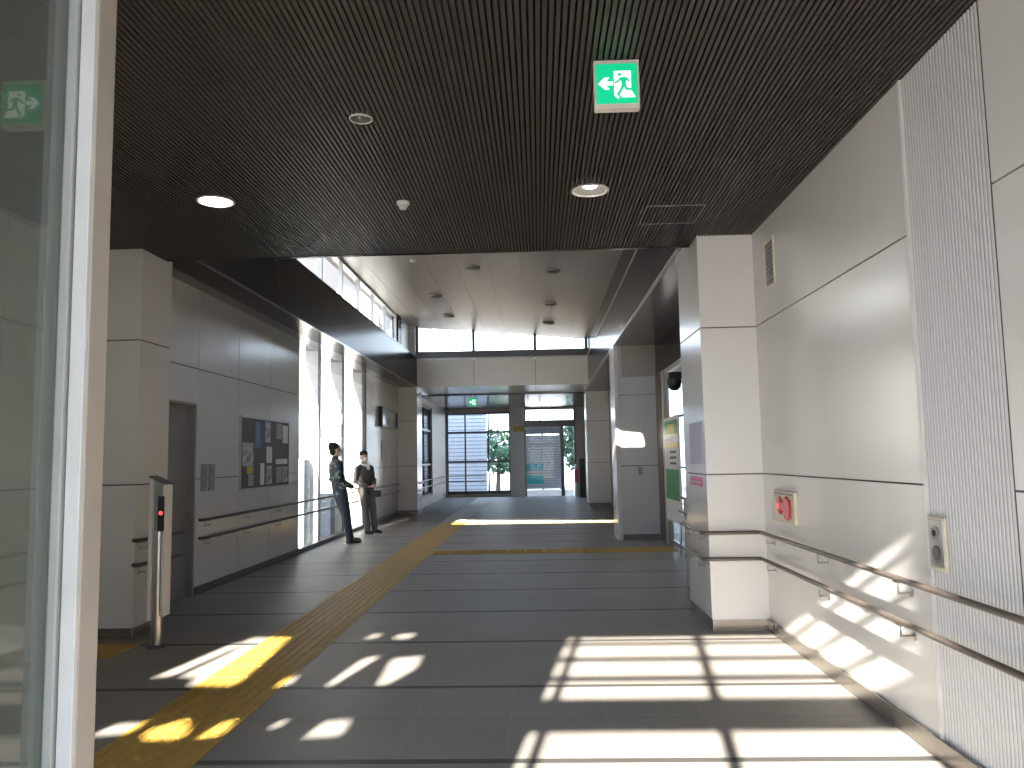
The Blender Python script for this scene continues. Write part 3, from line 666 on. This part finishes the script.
# ------------------------------------------------------------------ left wall fixtures
bb = thing('notice_board', (XL, 11.38, 1.16), 'dark grey notice board on the left wall covered with posters', 'notice board')
B(XL+.0, XL+.025, 10.38, 12.38, 1.16, 2.12).build('panel', M['dgrey'], bb)
MB().box(XL, XL+.034, 10.36, 12.40, 2.12, 2.145).box(XL, XL+.034, 10.36, 12.40, 1.135, 1.16).box(XL, XL+.034, 10.355, 10.38, 1.135, 2.145).box(XL, XL+.034, 12.38, 12.405, 1.135, 2.145).build('frame', M['alu'], bb, bevel=.003)
sheets = [(10.90, 11.12, 1.72, 2.08, 'pblue', 'blue poster at the top of the notice board'), (11.30, 11.52, 1.80, 2.10, 'pphoto', 'photo poster at the top centre of the notice board'),
          (11.78, 12.05, 1.86, 2.10, 'pgrey', 'grey poster at the top right of the notice board'), (12.08, 12.33, 1.80, 2.08, 'pwhite', 'white poster at the top right corner of the notice board'),
          (10.44, 10.85, 1.46, 1.78, 'pphoto', 'large photo poster at the left of the notice board'), (10.60, 10.84, 1.36, 1.455, 'pyellow', 'yellow strip poster under the photo at the left of the notice board'),
          (10.66, 10.86, 1.19, 1.35, 'pgrey', 'small grey sheet at the bottom left of the notice board'), (11.12, 11.28, 1.19, 1.50, 'pwhite', 'narrow white sheet low in the middle of the notice board'),
          (11.36, 11.60, 1.50, 1.74, 'pwhite', 'white leaflet in the centre of the notice board'), (11.36, 11.60, 1.19, 1.46, 'pphoto', 'photo poster at the bottom centre of the notice board'),
          (11.78, 12.32, 1.48, 1.56, 'pwhite', 'thin white strip at the right of the notice board'), (11.80, 12.06, 1.20, 1.44, 'pgrey', 'grey leaflet at the bottom right of the notice board'),
          (12.10, 12.33, 1.20, 1.44, 'pphoto', 'photo leaflet at the bottom right corner of the notice board')]
for y0, y1, z0, z1, m, l_ in sheets: sheet('poster', l_, 'poster', XL+.0255, XL+.029, y0, y1, z0, z1, M[m], 'posters on the notice board')
for y0, y1, l_ in ((9.20, 9.37, 'nearer to the recessed door'), (9.42, 9.59, 'nearer to the notice board')):
    q = thing('wall_plate', (XL, y0, 1.18), 'grey upright switch plate on the left wall, %s' % l_, 'switch', 'switch plates on the left wall')
    B(XL, XL+.012, y0, y1, 1.18, 1.50).build('plate', M['grey'], q, bevel=.003)
    B(XL+.012, XL+.018, y0+.045, y1-.045, 1.37, 1.45).build('rocker', M['door'], q); B(XL+.012, XL+.018, y0+.045, y1-.045, 1.23, 1.31).build('rocker', M['door'], q)
fs = thing('framed_sign', (XL, 20.6, 2.36), 'dark framed picture sign projecting high on the left wall beyond the window', 'sign')
MB().box(XL+.0, XL+.10, 19.55, 21.7, 2.80, 2.86).box(XL, XL+.10, 19.55, 21.7, 2.36, 2.42).box(XL, XL+.10, 19.55, 19.65, 2.42, 2.80).box(XL, XL+.10, 21.6, 21.7, 2.42, 2.80).build('frame', M['black'], fs)
B(XL+.0, XL+.07, 19.65, 21.6, 2.42, 2.80).build('picture', M['screen'], fs)
o = B(XL, XL+.02, 19.9, 20.5, 1.55, 2.0).build('sign_reflection', M['pgrey']); tag(o, 'pale patch painted as a reflection on the left wall below the framed sign', 'poster')  # reflection on the wall panel, laid on as a pale sheet

# signal post by the left column
sp = thing('signal_post', (-3.2, 6.6, 0), 'slim steel post with a slanted top and a red light on a black panel', 'post')
mb = MB()
mb.hexa([(-3.268, 6.52, .22), (-3.240, 6.52, .22), (-3.240, 6.66, .22), (-3.268, 6.66, .22)], [(-3.268, 6.52, 1.395), (-3.240, 6.52, 1.382), (-3.240, 6.66, 1.382), (-3.268, 6.66, 1.395)]); mb.build('side_plate', M['white'], sp, bevel=.003)
MB().tube([(-3.205, 6.575, 0), (-3.205, 6.575, .95)], .048, 20).build('round_shaft', M['steel'], sp, smooth=True)
B(-3.158, -3.135, 6.53, 6.66, .25, 1.335).build('side_plate', M['white'], sp, bevel=.003)
MB().hexa([(-3.239, 6.55, .95), (-3.159, 6.55, .95), (-3.159, 6.655, .95), (-3.239, 6.655, .95)], [(-3.239, 6.55, 1.38), (-3.159, 6.55, 1.345), (-3.159, 6.655, 1.345), (-3.239, 6.655, 1.38)]).build('head_box', M['stile'], sp, bevel=.003)
MB().prism([(-3.272, 6.515, 1.398), (-3.131, 6.515, 1.335), (-3.131, 6.515, 1.347), (-3.272, 6.515, 1.411)], (0, .15, 0)).build('slanted_cap', M['darkbase'], sp)
B(-3.192, -3.140, 6.520, 6.529, .95, 1.24).build('display_panel', M['black'], sp)
MB().lathe([(.018, 0), (.017, .005), (.01, .007)], (-3.166, 6.5195, 1.10), (0, -1, 0), 18).build('red_light', M['redlit'], sp, smooth=True)
MB().lathe([(.085, 0), (.085, .012), (.06, .02)], (-3.205, 6.575, 0.001), n=24).build('foot_flange', M['darkbase'], sp, smooth=True)

# far lobby bits
o = B(-.98, -.56, YE-.27, YE-.252, 2.55, 2.76).build('hanging_notice', M['pyellow']); tag(o, 'yellow sign plate on the beige pillar beside the end door', 'sign')
o = MB().ball((-.50, YE-.2, 2.66), .07).build('globe_lamp', M['mask'], smooth=True); tag(o, 'small white globe beside the yellow sign at the end door', 'lamp')
MB().tube([(-.50, YE-.2, 2.66), (-.575, YE-.2, 2.66)], .015, 8).build('arm', M['alu'], o).location = (0, 0, 0)
o.children[0].location = -wloc(o)+wloc(o)
b_ = thing('bollard', (1.42, 30.4, 0), 'slim pink and steel bollard in front of the end door', 'bollard')
MB().lathe([(.07, 0), (.07, .5), (.07, 1.15), (.05, 1.22), (.01, 1.24)], (1.42, 30.4, 0)).build('shaft', M['steel'], b_, smooth=True)
MB().lathe([(.073, .55), (.073, 1.05)], (1.42, 30.4, 0)).build('pink_sleeve', M['pink'], b_, smooth=True)
for k, (xx, hh) in enumerate(((1.62, 1.45), (1.86, 1.35))):
    p_ = thing('floor_stand', (xx, 29.8, 0), ('taller' if k == 0 else 'shorter')+' dark upright stand beside the far right column', 'stand', 'dark stands by the end door')
    B(xx-.10, xx+.10, 29.78, 29.83, .05, hh).build('panel', M['dgrey'], p_); B(xx-.12, xx+.12, 29.65, 29.95, 0, .04).build('foot', M['black'], p_)

# ------------------------------------------------------------------ outdoors
ys_p = ((14.75, -6.2), (16.55, -6.0), (18.55, -5.8))
for (y, xo), nm in zip(ys_p, ('nearest', 'middle', 'farthest')):
    o = B(-4.43, XL-.17, y, y+.2, -.13, 3.62).build('outdoor_pier', M['extwhite']); struct(o, '%s white pier outside the left window' % nm, 'pier')
o = B(-8.5, XL-.17, 20.4, 20.6, -.13, 6.0).build('outdoor_screen_wall', M['extwhite']); struct(o, 'white wall closing the view outside the left windows', 'wall')
o = B(-4.49, XL-.1, 7.0, 20.38, 3.86, 4.0).build('eave', M['extwhite']); struct(o, 'flat eave over the piers outside the left windows', 'roof')
o = B(-5.1, -4.3, 14.3, 14.7, -.13, 1.55).build('equipment_cabinet', M['extblue'], bevel=.01); tag(o, 'blue grey cabinet outside the left window, in front of the nearest pier', 'cabinet')
o = B(-4.85, -4.3, 16.15, 16.5, -.13, .85).build('equipment_cabinet', M['extblue'], bevel=.01); tag(o, 'low blue grey cabinet outside the left window, in front of the middle pier', 'cabinet')
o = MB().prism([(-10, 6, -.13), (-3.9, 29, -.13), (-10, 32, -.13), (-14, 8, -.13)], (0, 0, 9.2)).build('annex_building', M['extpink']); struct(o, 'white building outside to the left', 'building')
mb = MB()
for z in (5.9,):
    for k in range(6):
        y0 = 13.4+2.2*k; q = lambda y, d: (-10+(y-6)*6.1/23+d*.966, y-d*.259)
        p4 = [q(y0, -.03), q(y0+.8, -.03), q(y0+.8, .03), q(y0, .03)]
        mb.hexa([(*p, z) for p in p4], [(*p, z+.75) for p in p4])
mb.build('window_pane', M['screen'], o)
o = B(2.12, 6.5, 6.35, 6.5, -.13, 3.3).build('sun_block_wall_right', M['white']); struct(o, 'outdoor wall added beside the right doorway to block the sun', 'wall')  # added so sunlit ground sends less light through the doorway
o = B(2.4, 6.5, 6.51, 16.5, 3.1, 3.3).build('sky_block_canopy', M['louverg']); struct(o, 'flat roof added outside the right doorway to block the sky', 'roof')  # added to cut the skylight entering the right doorway
# louvre screens beyond the end wall
def louver(label, x0, x1, y, z0, z1, m, pitch, posts, back):
    t_ = thing('louvre_screen', ((x0+x1)/2, y, 0), label, 'louvre screen')
    mb = MB(); z = z0
    while z < z1-.03: mb.box(x0, x1, y, y+.03, z, z+pitch*.80); z += pitch
    mb.build('slats', m, t_); B(x0, x1, y+.031, y+.045, z0, z1).build('shadow_gap_sheet', back, t_)  # dark sheet added behind the slats for shadow lines, closes sky gaps
    for x in posts: B(x-.04, x+.04, y+.05, y+.13, -.13, z1+.05).build('post', M['alud'], t_)
    return t_
louver('tall pale blue louvre screen outside the far window', -5.4, -2.25, 34.0, -.1, 4.6, M['louver'], .16, (-5.3, -3.9, -2.5), M['extblue'])
lg = louver('grey louvre fence outside the end door', -.62, .95, 33.0, .22, 2.45, M['louverg'], .11, (-.55, .15, .9), M['dgrey'])
for x in (-.42, .08): MB().lathe([(.09, 0), (.05, .12), (.03, .2), (.005, .36)], (x, 33.09, 2.9), n=10).build('pointed_cap', M['alud'], lg, smooth=True)
B(-.7, 1.0, 33.05, 33.14, 2.5, 2.9).build('top_rail', M['alud'], lg)
for z0, z1, l_ in ((.98, 1.28, 'upper'), (.42, .80, 'lower')):
    o = B(-.55, .18, 32.97, 32.995, z0, z1).build('banner', M['teal']); tag(o, '%s teal banner hung on the grey louvre fence outside the end door' % l_, 'banner', 'teal banners on the fence')
o = MB().box(-.6, 1.4, 32.6, 32.9, -.13, .18).build('outdoor_kerb', M['extwhite']); struct(o, 'pale kerb outside the end door', 'kerb')
def tree(x, y, h, r, label, seed):
    rr = random.Random(seed); t_ = thing('tree', (x, y, -.13), label, 'tree', 'trees beyond the end wall')
    MB().tube([(x, y, -.13), (x+.05, y, h*.4), (x, y+.1, h*.75)], [.12, .09, .04], 8).build('trunk', M['bark'], t_, smooth=True)
    mb = MB()
    for k in range(700):
        a = rr.uniform(0, 2*PI); u = rr.uniform(-1, 1); q = rr.random()**.4
        c_ = Vector((x+r*q*math.sqrt(1-u*u)*math.cos(a), y+r*q*math.sqrt(1-u*u)*math.sin(a), h*.62+h*.36*q*u))
        d1 = Vector((rr.uniform(-1, 1), rr.uniform(-1, 1), rr.uniform(-1, 1))).normalized()*.16; d2 = d1.cross(Vector((rr.uniform(-1, 1), rr.uniform(-1, 1), .3))).normalized()*.08
        mb.add([c_-d1, c_-d2, c_+d1, c_+d2], [(0, 1, 2, 3)])
    mb.build('crown', M['leaf'], t_)
tree(-2.0, 38, 3.0, 1.2, 'green tree beyond the far window right of the louvres', 1)
tree(-1.2, 41, 2.6, .9, 'small tree behind the beige pillar beyond the far window', 2)
tree(1.75, 36, 3.4, .8, 'green tree beyond the end door at its right side', 3)
tree(4.0, 17.6, 2.6, .7, 'leafy tree outside the right glass doorway', 4)
o = MB().box(5.0, 9, 6.6, 25, -.13, 7.5).build('sky_block_building', M['extgrey']); struct(o, 'white building added outside the right doorway to block the sky', 'building')  # added close by to hide more sky from the doorway

# ------------------------------------------------------------------ people
def remesh(mb, name, m, parent=None, voxel=.008, smooth=3, base=None):
    o = mb.build(name, m, origin=base or (0, 0, 0))
    md = o.modifiers.new('r', 'REMESH'); md.mode = 'VOXEL'; md.voxel_size = voxel
    sm = o.modifiers.new('s', 'SMOOTH'); sm.factor = .5; sm.iterations = smooth
    dg = bpy.context.evaluated_depsgraph_get(); ev = o.evaluated_get(dg)
    me = bpy.data.meshes.new_from_object(ev); o.modifiers.clear(); old = o.data; o.data = me; bpy.data.meshes.remove(old)
    me.name = name; me.polygons.foreach_set('use_smooth', [True]*len(me.polygons))
    if not me.materials: me.materials.append(m)
    if parent is not None: o.parent = parent; o.location = (0, 0, 0)
    return o
def person(px, py, yaw, H, lean, label, pose, kit):
    S = H/1.75; cs, sn = math.cos(yaw), math.sin(yaw)
    def T(p):
        x, y, z = p; x = x-lean*max(0, z)/1.45
        x *= S; y *= S; z *= S
        return Vector((px+x*cs-y*sn, py+x*sn+y*cs, z))
    rotm = Matrix.Rotation(yaw, 3, 'Z')
    base = (px, py, 0)
    def E(mb, p, a, b_, c_): mb.ball(T(p), a*S, b_*S, c_*S, 20, 14, rot=rotm)
    def Tb(mb, pts, rr, n=16):
        pts = [T(p) for p in pts]
        mb.tube(pts, [q*S for q in rr], n)
        for p, q in zip(pts, rr): mb.ball(p, q*S, n=14, k=8)
    hx, hz = pose['head']                               # head offset forward, height
    body = MB()
    E(body, (hx, 0, hz+.035), .092, .076, .098); E(body, (hx+.025, 0, hz-.035), .068, .060, .085)      # skull, jaw
    E(body, (hx+.096, 0, hz-.005), .022, .014, .026); E(body, (hx+.07, 0, hz-.095), .026, .028, .02)    # nose, chin
    E(body, (hx+.086, 0, hz-.055), .014, .026, .009)                                                   # lips
    for s_ in (-1, 1):
        E(body, (hx-.005, s_*.078, hz), .022, .010, .032); E(body, (hx+.08, s_*.03, hz+.042), .014, .022, .008)
    Tb(body, [(0, 0, 1.42), (hx*.6, 0, 1.50), (hx-.01, 0, hz-.05)], [.065, .055, .055])
    E(body, (0, 0, 1.28), .105, .165, .17); E(body, (-.005, 0, 1.08), .095, .145, .14); E(body, (-.005, 0, .95), .105, .160, .12)
    for s_ in (-1, 1):
        k = 'l' if s_ > 0 else 'r'; sh = (0, s_*.175, 1.39); el, wr = pose['el_'+k], pose['wr_'+k]; kn, an = pose['kn_'+k], pose['an_'+k]
        Tb(body, [sh, tuple((a+b)/2 for a, b in zip(sh, el)), el, tuple((a*.6+b*.4) for a, b in zip(el, wr)), wr], [.056, .047, .038, .038, .026])
        hip = (0, s_*.09, .92)
        Tb(body, [hip, tuple((a+b)/2 for a, b in zip(hip, kn)), kn, tuple((a*.65+b*.35) for a, b in zip(kn, an)), an], [.088, .075, .055, .054, .037])
        Tb(body, [an, (an[0]+.06, an[1]+s_*.01, .045), (an[0]+.15, an[1]+s_*.02, .03)], [.037, .036, .026])
        # hand: palm, four fingers, thumb
        d = Vector(pose['hd_'+k]).normalized(); up = Vector(pose.get('hu_'+k, (0, 0, 1))); sd = d.cross(up).normalized(); nn = sd.cross(d)
        w0 = Vector(wr)
        for q in (-.024, -.008, .008, .024): Tb(body, [tuple(w0+d*.01+sd*q*.6), tuple(w0+d*.085+sd*q)], [.014, .013], 10)
        for q, ln in ((-.027, .062), (-.009, .075), (.009, .070), (.027, .055)):
            a0 = w0+d*.085+sd*q; a1 = a0+d*ln*.5-nn*.012; a2 = a1+d*ln*.4-nn*.03; Tb(body, [tuple(a0), tuple(a1), tuple(a2)], [.0095, .009, .0075], 8)
        a0 = w0+d*.03-sd*.025*pose.get('th_'+k, 1); a1 = a0+d*.035-sd*.028*pose.get('th_'+k, 1); a2 = a1+d*.03-sd*.004*pose.get('th_'+k, 1)-nn*.006; Tb(body, [tuple(a0), tuple(a1), tuple(a2)], [.012, .0105, .009], 8)
    P_ = remesh(body, 'person', M['skin'], None, .0065, 3, base); tag(P_, label, 'person')
    def child(mb, name, m, vx=.009, sm=3, lab=None):
        o = remesh(mb, name, m, None, vx, sm, base); o.parent = P_; o.location = (0, 0, 0)
        if lab: o['label'] = lab
        return o
    for s_ in (-1, 1):
        eb = MB(); E(eb, (hx+.084, s_*.031, hz+.018), .010, .014, .007); e_ = eb.build('eye', M['shoe'], origin=base, smooth=True); e_.parent = P_; e_.location = (0, 0, 0)
    # jacket
    j = MB(); fl = kit.get('jacket_hem', .86)
    E(j, (0, 0, 1.29), .128, .19, .165); E(j, (0, 0, 1.12), .125, .175, .17)
    Tb(j, [(0, .0, 1.02), (0, 0, 1.06)], [.10, .10])
    for yy in (-.075, -.03, .03, .075): Tb(j, [(0, yy, 1.34), (-.004, yy, 1.1), (0, yy*1.1, fl+.06)], [.09, .105, .108])
    Tb(j, [(0, -.13, 1.40), (0, 0, 1.43), (0, .13, 1.40)], [.07, .078, .07])
    for s_ in (-1, 1):
        k = 'l' if s_ > 0 else 'r'; sh = (0, s_*.172, 1.385); el, wr = pose['el_'+k], pose['wr_'+k]; we = tuple(a*.94+b*.06 for a, b in zip(wr, el))
        Tb(j, [sh, tuple((a+b)/2 for a, b in zip(sh, el)), el, tuple((a+b)/2 for a, b in zip(el, wr)), we], [.075, .067, .060, .052, .043])
    Tb(j, [(hx*.4-.01, 0, 1.46), (hx*.5-.01, 0, 1.50)], [.072, .066])
    child(j, 'jacket', M[kit['jacket']], .009, 4)
    tr = MB(); E(tr, (0, 0, .95), .118, .172, .12)
    for s_ in (-1, 1):
        k = 'l' if s_ > 0 else 'r'; kn, an = pose['kn_'+k], pose['an_'+k]; hip = (0, s_*.088, .93); lo = (an[0], an[1], .075)
        Tb(tr, [hip, tuple((a+b)/2 for a, b in zip(hip, kn)), kn, tuple((a+b)/2 for a, b in zip(kn, lo)), lo], [.104, .095, .076, .070, .064])
    child(tr, 'trousers', M[kit['trousers']], .009, 4)
    for s_ in (-1, 1):
        k = 'l' if s_ > 0 else 'r'; an = pose['an_'+k]; sb = MB()
        Tb(sb, [(an[0]-.045, an[1], .042), (an[0]+.04, an[1]+s_*.006, .044), (an[0]+.11, an[1]+s_*.014, .036), (an[0]+.175, an[1]+s_*.02, .030)], [.042, .044, .042, .030])
        sb.v = [(v[0], v[1], max(v[2], .002)) for v in sb.v]
        o = sb.build('shoe', M[kit['shoe']], origin=base, smooth=True); o.parent = P_; o.location = (0, 0, 0)
    hb = MB()
    if kit['hat']:
        E(hb, (hx-.005, 0, hz+.075), .105, .090, .075); Tb(hb, [(hx+.08, -.04, hz+.075), (hx+.115, 0, hz+.07), (hx+.08, .04, hz+.075)], [.014, .014, .014])
        child(hb, 'hat', M['hair'], .008, 2)
    hb = MB(); E(hb, (hx-.022, 0, hz+.05), .096, .088, .094); E(hb, (hx-.055, 0, hz-.02), .055, .078, .075)
    for k in range(26):
        a = R0.uniform(0, 2*PI); u = R0.uniform(.05, .9)
        E(hb, (hx-.025+.085*math.cos(a)*math.sqrt(1-u*u), .08*math.sin(a)*math.sqrt(1-u*u), hz+.055+.088*u), .022, .022, .02)
    if not kit['hat']: child(hb, 'hair', M['hair'], .008, 1)
    else:
        hb = MB(); E(hb, (hx-.045, 0, hz+.0), .062, .080, .07); child(hb, 'hair', M['pgrey'], .008, 2)
    mk = MB(); E(mk, (hx+.062, 0, hz-.055), .052, .058, .052); child(mk, 'face_mask', M['mask'], .007, 2, 'white face mask')
    if kit.get('scarf'):
        sc_ = MB()
        for q in range(12):
            a = 2*PI*q/12; E(sc_, (hx*.5+.075*math.cos(a), .078*math.sin(a), 1.475-.02*math.cos(a)), .036, .036, .034)
        E(sc_, (.115, .02, 1.40), .022, .045, .07); child(sc_, 'scarf', M['mask'], .008, 3, 'white scarf')
    return P_, T
pose1 = dict(head=(.03, 1.635), el_l=(-.04, .24, 1.13), wr_l=(.20, .19, 1.06), hd_l=(.8, -.35, -.1), el_r=(-.06, -.24, 1.12), wr_r=(.17, -.21, .98), hd_r=(.9, .2, -.25), th_r=-1,
             kn_l=(.07, .10, .49), an_l=(.10, .10, .08), kn_r=(.03, -.10, .49), an_r=(.02, -.11, .08))
person(-3.58, 14.62, math.radians(32), 1.83, .22, 'person in a dark patterned jacket and blue trousers leaning back by the window', pose1, dict(jacket='jacket1', trousers='jeans', shoe='shoe2', hat=False, jacket_hem=.84))
pose2 = dict(head=(.02, 1.635), el_l=(-.03, .25, 1.12), wr_l=(.19, .08, 1.03), hd_l=(.5, -.8, -.05), el_r=(-.03, -.25, 1.12), wr_r=(.19, -.10, 1.0), hd_r=(.5, .8, -.05), th_r=-1,
             kn_l=(.05, .10, .49), an_l=(.02, .12, .08), kn_r=(.04, -.10, .49), an_r=(.06, -.11, .08))
P2, T2 = person(-3.55, 16.45, math.radians(-38), 1.70, .20, 'person in a taupe jacket, dark hat and white scarf standing with hands together', pose2, dict(jacket='jacket2', trousers='slacks', shoe='shoe', hat=True, scarf=True, jacket_hem=.80))
bg = MB(); c_ = T2((.33, 0, .93))
bg.box(c_.x-.10, c_.x+.10, c_.y-.05, c_.y+.05, c_.z-.14, c_.z-.005)
o = bg.build('pouch', M['bag'], bevel=.02, smooth=True); tag(o, 'small black pouch held in the hands of the person in the taupe jacket', 'bag')

# ------------------------------------------------------------------ light
sc = bpy.context.scene
w = bpy.data.worlds.new('World'); sc.world = w; w.use_nodes = True
N = w.node_tree.nodes; L = w.node_tree.links; bgd = N['Background']
tc = N.new('ShaderNodeTexCoord'); sx = N.new('ShaderNodeSeparateXYZ'); rp = N.new('ShaderNodeValToRGB')
L.new(tc.outputs['Generated'], sx.inputs[0]); L.new(sx.outputs['Z'], rp.inputs['Fac']); L.new(rp.outputs['Color'], bgd.inputs['Color'])
e = rp.color_ramp.elements; e[0].position = 0; e[0].color = (.80, .89, 1, 1); e[1].position = 1; e[1].color = (.42, .60, .95, 1)
k = e.new(.35); k.color = (.66, .80, 1, 1)
bgd.inputs['Strength'].default_value = 4.4
ld = bpy.data.lights.new('sun', 'SUN'); ld.energy = 34; ld.angle = math.radians(.6); ld.color = (1, .93, .83)
lo = bpy.data.objects.new('sun', ld); C.objects.link(lo); lo.location = (-5, -20, 20)
lo.rotation_euler = Vector((.1335, 1, -.436)).to_track_quat('-Z', 'Y').to_euler()

# ------------------------------------------------------------------ camera
f_ = 784.627
Rv = Vector((0.99924597, -0.02145179, -0.03236213)); Dv = Vector((0.03423913, 0.09384057, 0.99499831)); Uv = Vector((-0.01830761, -0.9953561, 0.0945043))
cd = bpy.data.cameras.new('Camera'); cam = bpy.data.objects.new('Camera', cd); C.objects.link(cam); sc.camera = cam
cd.sensor_fit = 'HORIZONTAL'; cd.sensor_width = 36; cd.lens = 36*f_/1024; cd.clip_start = .05; cd.clip_end = 300
# world axes expressed in camera coords (x right, y down, z forward) -> rotation
xc = Vector((Rv.x, Dv.x, Uv.x)); yc = -Vector((Rv.y, Dv.y, Uv.y)); zcam = -Vector((Rv.z, Dv.z, Uv.z))
m3 = Matrix((xc, yc, zcam)).transposed()
cam.matrix_world = Matrix.Translation((0, 0, 1.5)) @ m3.to_4x4()
sc.view_settings.view_transform = 'Standard'; sc.view_settings.look = 'None'; sc.view_settings.gamma = 1; sc.view_settings.use_curve_mapping = False
sc.view_settings.exposure = 0.7
sc.cycles.max_bounces = 10; sc.cycles.diffuse_bounces = 6; sc.cycles.glossy_bounces = 5; sc.cycles.transparent_max_bounces = 16
sc.cycles.sample_clamp_indirect = 6.0; sc.cycles.use_denoising = True
